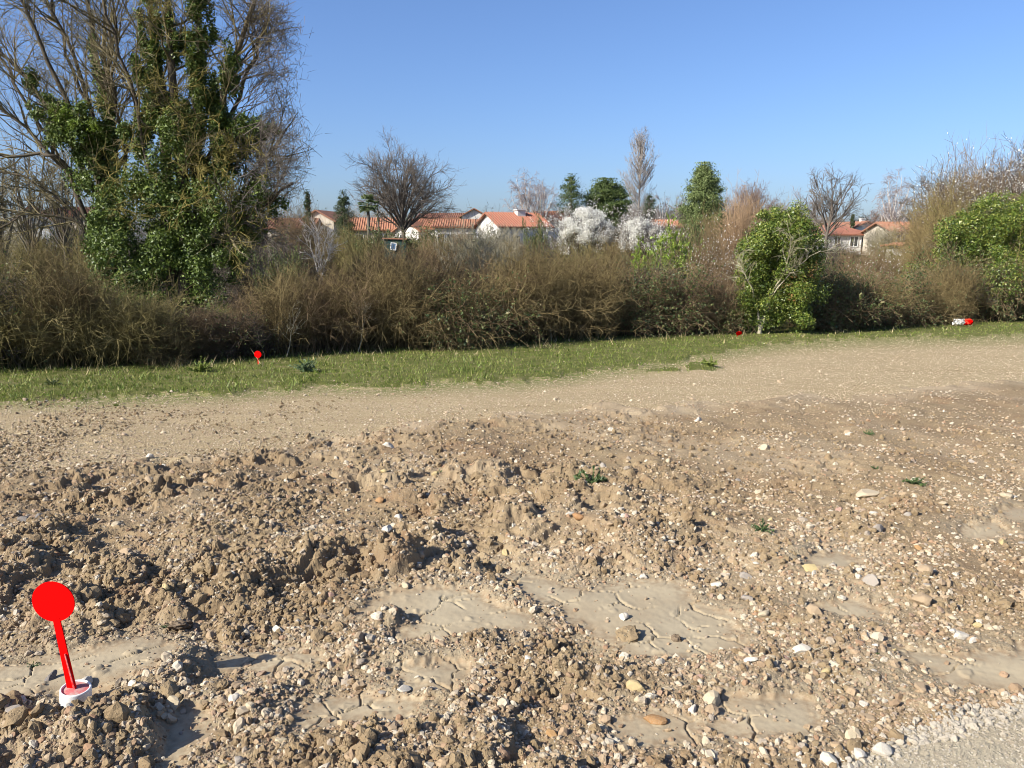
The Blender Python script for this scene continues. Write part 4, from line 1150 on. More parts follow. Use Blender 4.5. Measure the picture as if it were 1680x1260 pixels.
def evergreen(name, px, row_top, Y, width_px, label, leaf='conifer', shape='cone', seed=1, n=5200, low=0.12, lumps=46, size=None, bark='oak', cat='tree', group=None, gap=0.45, z0=None):
    r = np.random.default_rng(seed); x, y, z = on_land(px, Y)
    if z0 is not None: z = z0
    H_ = z_of_row(px, row_top, Y) - z; Wd = width_px * Y / FPX / 2
    t = thing(name, label, cat, (x, y, z), 0, group)
    tr = shoot(np.zeros((1, 3)), np.array([[0.0, 0, 1.0]]), [H_ * 0.95], 8, r, 0.02, 0.3)
    lumps = int(lumps * 1.7); gap = gap * 0.85
    q = r.uniform(0, 1, lumps); zf = low + (1 - low) * q
    prof = {'cone': lambda s: 1.05 * (1 - s) ** 0.8 + 0.05, 'round': lambda s: np.sqrt(np.clip(1 - (2 * s - 1) ** 2, 0, 1)) * 1.0 + 0.05, 'flame': lambda s: np.sin(np.pi * np.clip(s * 0.85 + 0.13, 0, 1)) ** 0.7 + 0.04,
            'column': lambda s: 0.9 * (1 - s ** 4) + 0.1}[shape](q)
    a = r.uniform(0, 6.283, lumps); rad = Wd * prof * r.uniform(0.15, 0.8, lumps)
    c = np.stack([rad * np.cos(a), rad * np.sin(a), H_ * zf * 0.97], -1)
    br = np.zeros((lumps, 4, 3)); s_ = np.linspace(0, 1, 4)[None, :, None]
    p0 = np.stack([np.zeros(lumps), np.zeros(lumps), np.clip(c[:, 2] - 0.35 * rad, 0.05 * H_, H_ * 0.93)], -1)
    br = p0[:, None] * (1 - s_) + c[:, None] * s_
    link('trunk', plant_mesh('trunk', [tubes(tr, taper(0.022 * H_, 0.006 * H_, 8, 1), 7), tubes(br, taper(0.008 * H_, 0.003 * H_, 4, lumps), 4)], K[bark], True), t)
    rd = np.stack([Wd * gap * r.uniform(0.6, 1.2, lumps)] * 2 + [np.minimum(Wd, 0.12 * H_) * gap * r.uniform(0.6, 1.1, lumps) * 1.3], -1) * np.clip(prof, 0.35, 1)[:, None]
    pt, d = bumps(c, rd, int(n * 2.4), r, 0.25)
    m_ = int(n * 0.5); qq = r.uniform(0, 1, m_) ** 0.8
    pf = {'cone': lambda s: 1.0 * (1 - s) ** 0.85 + 0.03, 'round': lambda s: np.sqrt(np.clip(1 - (2 * s - 1) ** 2, 0, 1)), 'flame': lambda s: np.sin(np.pi * np.clip(s * 0.85 + 0.13, 0, 1)) ** 0.7,
          'column': lambda s: 0.9 * (1 - s ** 4) + 0.1}[shape](qq)
    az = r.uniform(0, 6.283, m_); rr_ = Wd * pf * (0.25 + 0.55 * r.uniform(size=m_) ** 0.5) * (1 + 0.22 * np.sin(az * 3 + qq * 9) + 0.16 * np.sin(az * 7 - qq * 31))
    fill = np.stack([rr_ * np.cos(az), rr_ * np.sin(az), H_ * (low + (1 - low) * qq)], -1) + 0.11 * Wd * r.normal(size=(m_, 3))
    fill[:, 2] = np.maximum(fill[:, 2], 0.02 * H_)
    pt = np.concatenate([pt, fill]); d = np.concatenate([d, unit(fill * np.array([1, 1, 0]) + np.array([0, 0, 0.4]))])
    pt[:, 2] = np.minimum(pt[:, 2], H_ * 1.01)
    o = link('crown', plant_mesh('crown', [leaves(pt, size or 0.0165 * max(Wd * 2, 2.2) , r, d * 0.8, 0.3, 0.45, True)], K[leaf]), t); o['kind'] = 'stuff'
    return t

def blossom_shrub(px, row_top, Y, width_px, label, seed=1, n=8000, row_bot=None, size=0.075, z0=None, dense=False):
    r = np.random.default_rng(seed); x, y, z = on_land(px, Y)
    if z0 is not None: z = z0
    H_ = z_of_row(px, row_top, Y) - z; Wd = width_px * Y / FPX / 2
    t = thing('blossom_tree', label, 'blossom tree', (x, y, z))
    k = 26; a = r.uniform(0, 6.283, k)
    p0 = np.stack([0.12 * Wd * np.cos(a), 0.12 * Wd * np.sin(a), np.zeros(k)], -1)
    P = shoot(p0, np.stack([np.cos(a) * r.uniform(0.1, 1.1, k) * Wd / H_ * 1.6, np.sin(a) * r.uniform(0.1, 1.1, k) * Wd / H_ * 1.6, np.ones(k)], -1), H_ * r.uniform(0.65, 1.0, k), 8, r, 0.12, 0.03)
    R = taper(0.02 * H_ / 4 + 0.02, 0.01, 8, k)
    A, B, C = twig_levels(P, R, r, 260, 1500, 900, 0.24 * H_, 0.13 * H_, 0.07 * H_, (0.05, 0.05, 0), 0.3, 0.018, 0.012, 0.008)
    link('stems', plant_mesh('stems', [tubes(P, R, 5)], K['dark']), t)
    o = link('twigs', plant_mesh('twigs', [tubes(*A, 3), tubes(*B, 3)], K['dark']), t); o['kind'] = 'stuff'
    p, d, rr, tt, _ = side(B[0], B[1], n, r, 0.0, 1.0)
    if dense:
        m_ = 46; aa = r.uniform(0, 6.283, m_); ee = np.arcsin(r.uniform(-0.25, 1.0, m_)); c_ = np.stack([Wd * 0.78 * np.cos(ee) * np.cos(aa), Wd * 0.78 * np.cos(ee) * np.sin(aa), H_ * (0.50 + 0.40 * np.sin(ee))], -1)
        pt, _d = bumps(c_, Wd * np.stack([r.uniform(0.16, 0.32, m_)] * 2 + [r.uniform(0.12, 0.26, m_)], -1), n, r, 0.2)
        p = np.concatenate([p[:n // 4], pt])
    o = link('blossom', plant_mesh('blossom', [leaves(p + 0.05 * r.normal(size=p.shape), size, r, None, 0.3, 0.75, True)], K['blossom']), t); o['kind'] = 'stuff'
    return t

# ---- far tree line (photo column, row of the top, distance, width in photo pixels)
bare_tree('oak_tree', 664, 246, 82, 150, 'broad bare oak with a rounded crown standing before the orange roofs', 'oak', seed=51, fork=0.22, n=(17, 180, 1500, 8500), lean=1.15, thick=1.1, fine=0.72)
bare_tree('birch_tree', 862, 270, 88, 68, 'taller of two pale birches beside the house with the square chimney', 'birch', 'birchtwig', seed=52, fork=0.25, lean=0.55, trop=(-0.02, -0.2, -0.35), n=(11, 100, 640, 3200), thick=0.6, fine=0.66)
bare_tree('birch_tree', 886, 284, 87, 62, 'shorter pale birch leaning beside the taller one, before the red roof', 'birch', 'birchtwig', seed=53, fork=0.25, lean=0.6, trop=(-0.02, -0.2, -0.35), n=(11, 90, 560, 2700), thick=0.6, fine=0.66)
evergreen('pine_tree', 935, 286, 90, 60, 'slim dark pine with open branches behind the large white blossom tree', 'pine', 'flame', 54, 6000, 0.12, 54, gap=0.5)
evergreen('pine_tree', 990, 294, 92, 88, 'broad dark round pine just before the tall poplar', 'pine', 'round', 55, 12000, 0.2, 90, gap=0.42)
evergreen('evergreen_tree', 1060, 318, 96, 34, 'dark evergreen tucked against the foot of the poplar', 'conifer', 'round', 56, 4600, 0.1, 50)
def poplar(px, top, Y, wpx, label):
    r = np.random.default_rng(57); x, y, z = on_land(px, Y); H_ = z_of_row(px, top, Y) - z; Wd = wpx * Y / FPX / 2
    t = thing('poplar_tree', label, 'tree', (x, y, z))
    tr = shoot(np.zeros((1, 3)), np.array([[0, 0, 1.0]]), [H_ * 0.97], 10, r, 0.012, 0.3)
    n = 150; f = r.uniform(0.05, 0.95, n); a = r.uniform(0, 6.283, n)
    p0 = np.stack([np.interp(f * 9, np.arange(10), tr[0, :, q]) for q in range(3)], -1)
    env = Wd * np.sin(np.pi * np.clip(0.12 + 0.80 * f, 0, 1)) ** 0.8 * np.clip((1.02 - f) * 3.2, 0.15, 1)
    L = np.minimum(H_ * 0.20 * r.uniform(0.7, 1.3, n), (1.03 - f) * H_ * 1.0)
    P = shoot(p0, np.stack([np.cos(a) * env * 2.6, np.sin(a) * env * 2.6, L], -1), L, 7, r, 0.05, 0.10); R = taper(0.05, 0.012, 7, n)
    link('trunk', plant_mesh('trunk', [tubes(tr, taper(0.2, 0.03, 10, 1), 7), tubes(P, R, 4)], K['poplar'], True), t)
    A, B, C = twig_levels(P, R, r, 420, 1500, 3600, 0.09 * H_, 0.055 * H_, 0.03 * H_, (0.25, 0.2, 0.1), 0.1, 0.018, 0.012, 0.009, (0.2, 0.6))
    link('crown', plant_mesh('crown', [tubes(*A, 3), tubes(*B, 3), tubes(*C, 3)], K['poplar']), t)['kind'] = 'stuff'
poplar(1043, 230, 100, 36, 'tall narrow pale grey poplar rising above all the far trees')
evergreen('conifer_tree', 1147, 268, 72, 82, 'loose light green conifer with a rounded top, tallest evergreen of the line', 'pinelight', 'flame', 58, 20000, 0.05, 150, gap=0.46)
bare_tree('bare_tree', 1082, 312, 100, 36, 'slender bare tree between the poplar and the light green conifer', 'birch', 'birchtwig', seed=59, lean=0.4, n=(9, 60, 420, 1800), thick=0.6)
bare_tree('bare_tree', 1108, 318, 98, 44, 'greyish bare tree just before the light green conifer', 'oak', 'birchtwig', seed=60, lean=0.6, n=(9, 60, 420, 2000), thick=0.7)
bare_tree('bare_tree', 1226, 294, 95, 80, 'dense rusty brown bare tree with an egg shaped crown', 'rust', 'rust', seed=61, fork=0.1, lean=0.85, trop=(0.12, 0.12, 0.08), n=(26, 200, 1300, 6000), thick=0.7, fine=0.8)
bare_tree('walnut_tree', 1348, 274, 70, 110, 'open bare walnut with crooked dark limbs behind the ivy clad stump tree', 'oak', seed=62, fork=0.3, lean=0.75, trop=(0.1, 0.03, 0.0), n=(9, 70, 460, 1700), thick=1.0)
bare_tree('bare_tree', 1300, 312, 82, 80, 'thin grey bare tree just behind the top of the ivy clad stump tree', 'oak', 'birchtwig', seed=63, lean=0.8, n=(9, 70, 460, 2000), thick=0.6)
evergreen('columnar_conifer', 1388, 351, 97, 9, 'tiny dark columnar conifer beside the hipped red roof', 'conifer', 'column', 64, 900, 0.05, 14, size=0.12, gap=0.8)
bare_tree('birch_tree', 1456, 272, 84, 64, 'drooping pale birch standing beside the beige house', 'birch', 'birchtwig', seed=65, fork=0.25, lean=0.5, trop=(-0.02, -0.2, -0.35), n=(11, 100, 640, 3200), thick=0.6, fine=0.66)
bare_tree('bare_tree', 1505, 292, 66, 92, 'dark limbed bare tree between the drooping birch and the great ivy thicket', 'oak', seed=66, fork=0.25, lean=0.75, n=(10, 80, 520, 2400), thick=0.9)
bare_tree('bare_tree', 1425, 335, 90, 40, 'small reddish bare tree behind the white gable', 'rust', 'rust', seed=67, lean=0.6, n=(9, 60, 420, 1800), thick=0.6)
evergreen('conifer_tree', 512, 312, 74, 40, 'small dark conical conifer behind the branches of the great ivy tree', 'conifer', 'cone', 68, 7000, 0.05, 80)
evergreen('conifer_tree', 570, 312, 72, 42, 'dark bushy conifer beside the palm', 'conifer', 'flame', 69, 8500, 0.05, 80)
evergreen('conifer_tree', 625, 322, 78, 14, 'thin spindly conifer between the palm and the oak', 'conifer', 'cone', 70, 900, 0.1, 22, gap=0.6)

def palm(px, row_top, Y, label):
    r = np.random.default_rng(71); x, y, z = on_land(px, Y); H_ = z_of_row(px, row_top, Y) - z
    t = thing('palm_tree', label, 'palm tree', (x, y, z))
    tr = shoot(np.zeros((1, 3)), np.array([[0, 0, 1.0]]), [H_ - 0.7], 9, r, 0.02, 0.3)
    link('trunk', plant_mesh('trunk', [tubes(tr, taper(0.17, 0.15, 9, 1), 8)], K['oak'], True), t)
    n = 46; a = r.uniform(0, 6.283, n); el = r.uniform(-0.9, 1.3, n)
    top = tr[0, -1]
    for i in range(n):
        d = np.array([[math.cos(a[i]) * math.cos(el[i]), math.sin(a[i]) * math.cos(el[i]), math.sin(el[i])]])
        st = shoot(top[None], d, [0.62], 4, r, 0.04, -0.03)
        tip = st[0, -1]; fr = [tubes(st, taper(0.012, 0.008, 4, 1), 3)]
        fan = 13; ax = unit(d[0] * 0.8 + np.array([0, 0, 0.15])); sd = unit(np.cross(ax, [0.05, 0.02, 1.0])); th = np.linspace(-1.5, 1.5, fan)
        bl = np.array([np.stack([tip, tip + 0.28 * (ax * math.cos(q) + sd * math.sin(q)), tip + 0.5 * (ax * math.cos(q) + sd * math.sin(q)) - np.array([0, 0, 0.10])]) for q in th])
        fr.append(tubes(bl, np.tile(np.array([[0.012, 0.03, 0.004]]), (fan, 1)), 3))
        link('frond', plant_mesh('frond', fr, K['palm']), t)
palm(609, 322, 76, 'shaggy fan palm beside the dark bushy conifer, above the orange roof')

blossom_shrub(958, 338, 66, 92, 'larger white blossom tree, a rounded dome below the dark pines', 81, 40000, size=0.040, dense=True)
blossom_shrub(1046, 352, 64, 70, 'smaller white blossom tree below the poplar', 82, 26000, size=0.040, dense=True)
blossom_shrub(1090, 374, 62, 46, 'low spreading white blossom shrub beside the smaller blossom tree', 83, 14000, size=0.040, dense=True)
blossom_shrub(1640, 262, 40, 190, 'high pale blossoming tree over the great ivy thicket', 84, 6000, size=0.03)
blossom_shrub(1590, 285, 42, 110, 'thin greyish blossoming tree at the shoulder of the great ivy thicket', 85, 2200, size=0.026)
blossom_shrub(1690, 300, 34, 120, 'blossoming tree at the picture edge behind the ivy thicket', 86, 2400, size=0.026)
# ------------------------------------------------------------------ shrubs and thickets between the hedge and the houses
def top_shrub(kind, px, top, Y, wpx, label, rz=0.0, group='shrubs on the slope behind the hedge', name='slope_shrub', z0=None):
    x, y, z = on_land(px, Y)
    if z0 is not None: z = z0
    s = 0.97 * (z_of_row(px, top, Y) - z) / 2.0
    w = wpx * Y / FPX / 2.4
    return shrub(kind, (x, y, z), w, min(w, 1.6), s, rz, label, group=group, name=name)

for args in [
    ('grey', 782, 392, 24, 96, 'pale grey bush of upright stems rising above the hedge, below the orange roofed long house'),
    ('grey', 838, 412, 27, 50, 'smaller pale grey twiggy bush beside the large one, below the square chimney'),
    ('bright', 1088, 402, 30, 84, 'bright yellow green leafy bush below the low white blossom shrub'),
    ('willow', 1212, 346, 33, 74, 'orange brown bush of upright wands beside the ivy clad stump tree'),
    ('blossomtwig', 1172, 398, 27, 84, 'pinkish thicket dusted with white blossom before the orange wands'),
    ('blossomtwig', 1432, 432, 31, 70, 'low thicket dusted with white blossom below the hipped red roof'),
    ('green', 880, 372, 46, 34, 'dark green leafy bush just below the red roof with the square chimney'),
    ('green', 446, 428, 26, 34, 'small bushy green shrub on the bank beside the great ivy tree'),
    ('green', 482, 425, 30, 34, 'low green shrub beside the white barked sapling'),
    ('green', 690, 384, 60, 74, 'dark clipped hedge bush under the white gable beside the green shed'),
    ('green', 608, 384, 60, 56, 'olive green bush beneath the first orange roof'),
    ('green', 1125, 380, 44, 50, 'green bush at the foot of the light green conifer'),
    ('bramble', 545, 392, 44, 56, 'brown twiggy shrub under the dark bushy conifer'),
    ('mossy', 590, 398, 36, 60, 'olive shrub on the slope below the palm'),
    ('purple', 645, 412, 34, 70, 'purplish shrub on the slope below the green shed'),
    ('purple', 720, 398, 38, 60, 'purplish shrub on the slope below the orange roofed long house'),
    ('bramble', 850, 404, 42, 60, 'brown shrub below the white gable with the square chimney'),
    ('dark', 905, 396, 44, 50, 'dark shrub beside the skirts of the larger blossom tree'),
    ('mossy', 950, 404, 38, 70, 'olive brown shrub below the larger blossom tree'),
    ('bramble', 1010, 402, 40, 64, 'brown shrub between the two blossom trees'),
    ('purple', 1130, 378, 48, 56, 'brown purple shrub under the light green conifer'),
    ('bramble', 1170, 362, 52, 60, 'brown shrub between the light green conifer and the rusty bare tree'),
    ('purple', 1230, 345, 60, 70, 'dim purple shrub below the rusty egg shaped tree'),
    ('dark', 1360, 405, 42, 50, 'dark shrub before the wall of the hipped roof house'),
    ('purple', 1410, 415, 40, 60, 'brown purple shrub below the windows of the hipped roof house'),
    ('mossy', 1455, 400, 44, 50, 'olive bush before the beige house'),
    ('bramble', 1510, 385, 38, 70, 'grey brown tangle below the beige house'),
    ('bramble', 1560, 360, 36, 80, 'brown tangle at the shoulder of the ivy thicket'),
    ('bramble', 1545, 325, 40, 90, 'tall grey brown thicket rising behind the ivy thicket'),
    ('purple', 1600, 300, 42, 110, 'tall brown thicket beneath the pale blossoming trees'),
    ('blossomtwig', 1670, 310, 38, 110, 'blossom flecked thicket behind the ivy thicket at the picture edge'),
    ('bramble', 1520, 345, 44, 90, 'brown thicket between the drooping birch and the blossoming trees'),
    ('blossomtwig', 1575, 296, 46, 110, 'tall blossom flecked thicket at the foot of the thin blossoming tree'),
    ('purple', 1640, 282, 47, 110, 'dense purple brown thicket under the high pale blossoming tree'),
    ('bramble', 1700, 290, 44, 120, 'dense brown thicket at the picture edge above the ivy thicket'),
    ('mossy', 1560, 330, 38, 80, 'olive thicket rising behind the shoulder of the ivy thicket'),
    ('dark', 655, 388, 62, 60, 'dark bush beside the green shed under the oak'),
    ('mossy', 735, 392, 50, 70, 'olive bush under the windows of the longest white house'),
    ('green', 800, 384, 64, 36, 'green bush at the end of the longest white house'),
    ('willow', 760, 388, 66, 40, 'thin wands before the longest white house'),
    ('grey', 830, 384, 60, 44, 'pale thin bush before the white gable with the square chimney'),
    ('dark', 690, 396, 70, 40, 'dark low bush under the small white gable'),
    ('mossy', 560, 378, 66, 60, 'olive bush below the dark bushy conifer'),
    ('purple', 505, 392, 56, 70, 'purplish bush under the pale gabled house by the conical conifer'),
    ('dark', 470, 384, 70, 50, 'dark bush before the faded orange roof'),
    ('bramble', 1375, 409, 74, 50, 'brown bush under the hipped red roof'),
    ('grey', 1440, 380, 70, 50, 'pale thin thicket between the hipped house and the beige house'),
    ('purple', 1490, 378, 72, 60, 'purple bare thicket screening the beige house'),
    ('grey', 40, 375, 52, 70, 'pale twiggy bush before the white gabled house at the picture edge'),
    ('mossy', 105, 372, 50, 80, 'olive twiggy bush screening the orange roofed house among slender trunks'),
    ('dark', 150, 370, 46, 70, 'dark twiggy bush between the orange roofed house and the ivy'),
        ('leafy', 1540, 425, 31, 80, 'leafy tangle at the low end of the ivy thicket'),
    ('leafy', 1590, 415, 30.6, 90, 'leafy bramble tangle scrambling over the front of the ivy thicket'),
    ('tangled', 1650, 405, 31, 90, 'bare bramble tangle scrambling over the front of the ivy thicket'),
    ('leafy', 1700, 420, 32, 90, 'leafy bramble at the picture edge before the ivy thicket'),
    ('leafy', 1370, 432, 25, 70, 'leafy tangle behind the far side of the ivy clad stump tree'),
    ('purple', 492, 352, 52, 60, 'tall thin purplish thicket just past the great ivy tree before the faded orange roof'),
    ('mossy', 20, 400, 26, 90, 'olive bush below the white gabled house at the picture edge'),
    ('bramble', 90, 405, 27, 80, 'brown bush before the low wall of the white gabled house'),
    ('dark', 130, 460, 20, 60, 'dark shrub at the trunk of the fanning tree'),
    ('mossy', 160, 395, 25, 70, 'olive bush just behind the fanning tree'),
    ('bramble', -40, 380, 28, 90, 'brown bush beyond the picture edge by the fanning tree'),
    ('dark', 470, 400, 40, 80, 'dark hedge bush under the house half hidden by the great ivy tree'),
    ('dark', 400, 400, 38, 80, 'dark bush behind the great ivy tree'),
    ('dark', 330, 395, 42, 90, 'dark bush behind the trunk of the great ivy tree'),
    ('dark', 250, 395, 44, 90, 'dark bush between the two great trees'),
]:
    top_shrub(*args[:5], args[5], rz=float(rh.uniform(-0.5, 0.5)))

# the band of gardens and woods that closes the view between and behind the houses
for i, (kind, px, top, Y, w) in enumerate([('dark', -80, 360, 98, 120), ('purple', 10, 372, 104, 110), ('dark', 130, 350, 100, 90), ('bramble', 200, 355, 104, 100), ('dark', 290, 350, 108, 110), ('purple', 370, 345, 106, 90),
    ('dark', 440, 352, 112, 90), ('dark', 520, 350, 116, 90), ('purple', 600, 352, 122, 100), ('dark', 690, 352, 124, 110), ('dark', 800, 356, 122, 90), ('purple', 830, 362, 100, 40), ('dark', 930, 345, 118, 80), ('purple', 1010, 345, 116, 90), ('dark', 1085, 345, 112, 70),
    ('bramble', 1120, 340, 114, 80), ('purple', 1180, 338, 116, 90), ('purple', 1260, 356, 118, 90), ('purple', 1330, 355, 120, 80), ('dark', 1400, 358, 126, 80), ('purple', 1450, 352, 122, 80), ('dark', 1520, 350, 110, 90), ('purple', 1600, 340, 100, 110), ('dark', 1690, 340, 90, 110), ('dark', 1780, 340, 90, 130),
    ('purple', 640, 400, 82, 60), ('dark', 575, 400, 84, 60), ('dark', 1290, 380, 76, 90), ('purple', 1500, 396, 80, 60), ('dark', 740, 396, 80, 70), ('dark', 800, 392, 78, 60), ('purple', 870, 396, 74, 60)]):
    top_shrub(kind, px, top, Y, w, {'dark': 'dim dark garden thicket among and behind the far houses', 'purple': 'dim purplish bare thicket among and behind the far houses', 'bramble': 'dim brown bare thicket among and behind the far houses'}[kind], rz=i * 0.7, group='far thickets around the houses', name='far_thicket')

def leafy_thicket(name, label, pxc, Y, blobs, leaf, n, seed, stems, bark='palebranch', size=0.05, extra=None, cat='tree', dj=0.8):
    r = np.random.default_rng(seed)
    t = thing(name, label, cat, on_land(pxc, Y)); L0 = np.array(t.location)
    P = np.array([stem_px(s, Y, 12, dp, 0.04, seed + i) for i, (s, _, dp) in enumerate(stems)]) - L0
    R = np.stack([np.linspace(w, 0.008, 12) for _, w, _ in stems])
    link('trunk', plant_mesh('trunk', [tubes(P, R, 7)], K[bark], True), t)
    A, B, C = twig_levels(P, R, r, 34, 200, 700, 0.7, 0.4, 0.22, (0.05, 0, 0), 0.3, 0.012, 0.007, 0.004)
    o = link('twigs', plant_mesh('twigs', [tubes(*A, 3), tubes(*B, 3), tubes(*C, 3)], K[bark]), t); o['kind'] = 'stuff'
    c, d = blobs_px(blobs, Y, n, r, dj)
    o = link('ivy', plant_mesh('ivy', [leaves(c - L0, size, r, d * np.array([1, 1, 0.5]), 0.4, 0.72, True)], K[leaf]), t); o['kind'] = 'stuff'
    if extra:
        c, d = blobs_px(extra[0], Y - 0.4, extra[1], r, dj)
        o = link('dead_leaves', plant_mesh('dead_leaves', [leaves(c - L0, size, r, None, 0.2, 0.7)], K['browning']), t); o['kind'] = 'stuff'
    return t
leafy_thicket('ivy_stump_tree', 'short tree smothered in yellow green ivy, pale bare branches showing and a thick bare foot', 1250, 23.0,
    [(1285, 385, 48, 36), (1320, 400, 26, 30), (1255, 410, 32, 40), (1300, 430, 40, 40), (1250, 460, 30, 36), (1310, 470, 32, 40), (1240, 430, 22, 36), (1278, 366, 34, 22), (1265, 378, 30, 24), (1275, 420, 46, 60), (1300, 460, 36, 60), (1330, 425, 20, 24),
     (1235, 490, 22, 20), (1228, 515, 20, 22), (1270, 520, 24, 22), (1225, 450, 20, 40), (1300, 510, 36, 22), (1275, 480, 36, 36)], 'ivyyellow', 86000, 91,
    [([(1246, 548), (1250, 500), (1245, 460), (1232, 420), (1222, 380)], 0.075, 0.35), ([(1246, 548), (1256, 500), (1268, 450), (1282, 410), (1300, 390)], 0.06, 0.3), ([(1247, 545), (1258, 500), (1285, 460), (1320, 425), (1345, 412)], 0.03, -0.75),
     ([(1247, 540), (1252, 480), (1256, 430), (1262, 390), (1270, 350)], 0.04, 0.2), ([(1246, 540), (1240, 490), (1226, 455), (1216, 440)], 0.04, -0.5), ([(1256, 505), (1275, 470), (1290, 440), (1296, 400)], 0.04, -0.8)],
    bark='greytwig', size=0.026, extra=([(1325, 440, 22, 30), (1305, 470, 20, 20)], 260), cat='tree')
leafy_thicket('ivy_thicket', 'wide mound of green ivy and bramble over bare branches, beside the picture edge', 1625, 31.5,
    [(1600, 370, 34, 30), (1640, 365, 44, 34), (1680, 390, 40, 40), (1590, 400, 36, 30), (1630, 420, 50, 36), (1690, 440, 50, 40), (1560, 430, 30, 20), (1600, 450, 50, 24), (1650, 470, 50, 26), (1540, 445, 24, 14), (1720, 380, 40, 40), (1615, 345, 30, 16), (1600, 490, 60, 26), (1670, 500, 50, 24), (1530, 470, 40, 20), (1560, 400, 26, 26), (1650, 345, 40, 22), (1640, 430, 80, 80), (1590, 440, 60, 50), (1690, 400, 60, 60)], 'ivyyellow', 92000, 93,
    [([(1640, 530), (1635, 450), (1610, 380), (1580, 330)], 0.09, 0.0), ([(1640, 530), (1650, 450), (1660, 380), (1690, 320)], 0.09, -0.4), ([(1640, 520), (1600, 450), (1560, 410), (1520, 400)], 0.05, -0.8), ([(1645, 520), (1690, 460), (1720, 400), (1740, 350)], 0.06, -0.5)],
    bark='lichen', size=0.034, cat='ivy thicket')

def sapling():
    r = np.random.default_rng(97); Y = 24.0
    t = thing('white_sapling', 'small bare sapling with whitish bark standing on the bank above the purple shrubs', 'tree', on_land(525, Y)); L0 = np.array(t.location)
    P = np.array([stem_px(s, Y, 9, 0, 0.02, i) for i, s in enumerate([[(526, 520), (525, 450), (524, 400), (520, 385)], [(525, 470), (534, 430), (545, 405)], [(525, 460), (516, 425), (508, 402)], [(525, 440), (530, 415), (534, 392)]])]) - L0
    R = np.stack([np.linspace(w, 0.008, 9) for w in (0.04, 0.025, 0.025, 0.02)])
    link('trunk', plant_mesh('trunk', [tubes(P, R, 6)], K['birch'], True), t)
    A, B, C = twig_levels(P, R, r, 40, 160, 300, 0.5, 0.28, 0.16, (0.1, 0.05, 0), 0.35, 0.012, 0.008, 0.005)
    link('crown', plant_mesh('crown', [tubes(*A, 3), tubes(*B, 3), tubes(*C, 3)], K['birch']), t)['kind'] = 'stuff'
sapling()
for i, (px, top, w, lab) in enumerate([(12, 210, 70, 'slender bare tree at the picture edge beneath the fanning limbs'), (62, 190, 90, 'slender bare tree just before the white gabled house'), (118, 200, 90, 'thin dark tree beside the trunk of the fanning tree'), (-70, 180, 120, 'bare tree beyond the picture edge by the fanning tree')]):
    bare_tree('slender_tree', px, top, 34 + 3 * i, w, lab, 'oak', 'lichen', seed=110 + i, fork=0.3, lean=0.45, trop=(0.12, 0.06, 0.0), n=(9, 70, 420, 1700), thick=0.6)

# ------------------------------------------------------------------ houses
q = N('white_render'); p_ = q.pos()
M_WALL = q.done(q.mix(q.ramp(q.noise(0.9, 5, 0.7, p_), [(0.35, 0.0), (0.7, 1.0)]), (0.62, 0.60, 0.56), (0.50, 0.48, 0.43)), 0.9, 0.2)
q = N('beige_render'); p_ = q.pos()
M_WALL2 = q.done(q.mix(q.ramp(q.noise(0.9, 5, 0.7, p_), [(0.35, 0.0), (0.7, 1.0)]), (0.46, 0.41, 0.33), (0.38, 0.33, 0.26)), 0.9, 0.2)
def roof_mat(name, a, b, c):
    q = N(name); p = q.pos()
    k = q.mix(q.ramp(q.noise(1.3, 5, 0.7, p), [(0.35, 0.0), (0.65, 1.0)]), a, b)
    k = q.mix(q.ramp(q.noise(6, 4, 0.7, p), [(0.5, 0.0), (0.7, 0.7)]), k, c)
    return q.done(k, 0.85, 0.2)
M_ROOF1 = roof_mat('orange_tiles', (0.36, 0.175, 0.10), (0.29, 0.135, 0.08), (0.22, 0.115, 0.075))
M_ROOF2 = roof_mat('red_tiles', (0.29, 0.125, 0.08), (0.24, 0.10, 0.065), (0.19, 0.09, 0.06))
M_ROOF3 = roof_mat('brown_tiles', (0.27, 0.13, 0.08), (0.22, 0.11, 0.07), (0.16, 0.09, 0.06))
q = N('window_glass'); M_GLASS = q.done((0.03, 0.035, 0.04), 0.08, 0.6)
q = N('painted_frame'); M_FRAME = q.done((0.62, 0.62, 0.60), 0.5, 0.4)
q = N('grey_shutter'); M_SHUT = q.done((0.30, 0.30, 0.30), 0.6, 0.3)
q = N('grey_fence'); M_FENCE = q.done((0.36, 0.38, 0.40), 0.7, 0.3)
q = N('green_paint'); M_GREEN = q.done(q.mix(q.noise(3, 4, 0.6, q.pos()), (0.012, 0.035, 0.03), (0.03, 0.06, 0.045)), 0.7, 0.3)

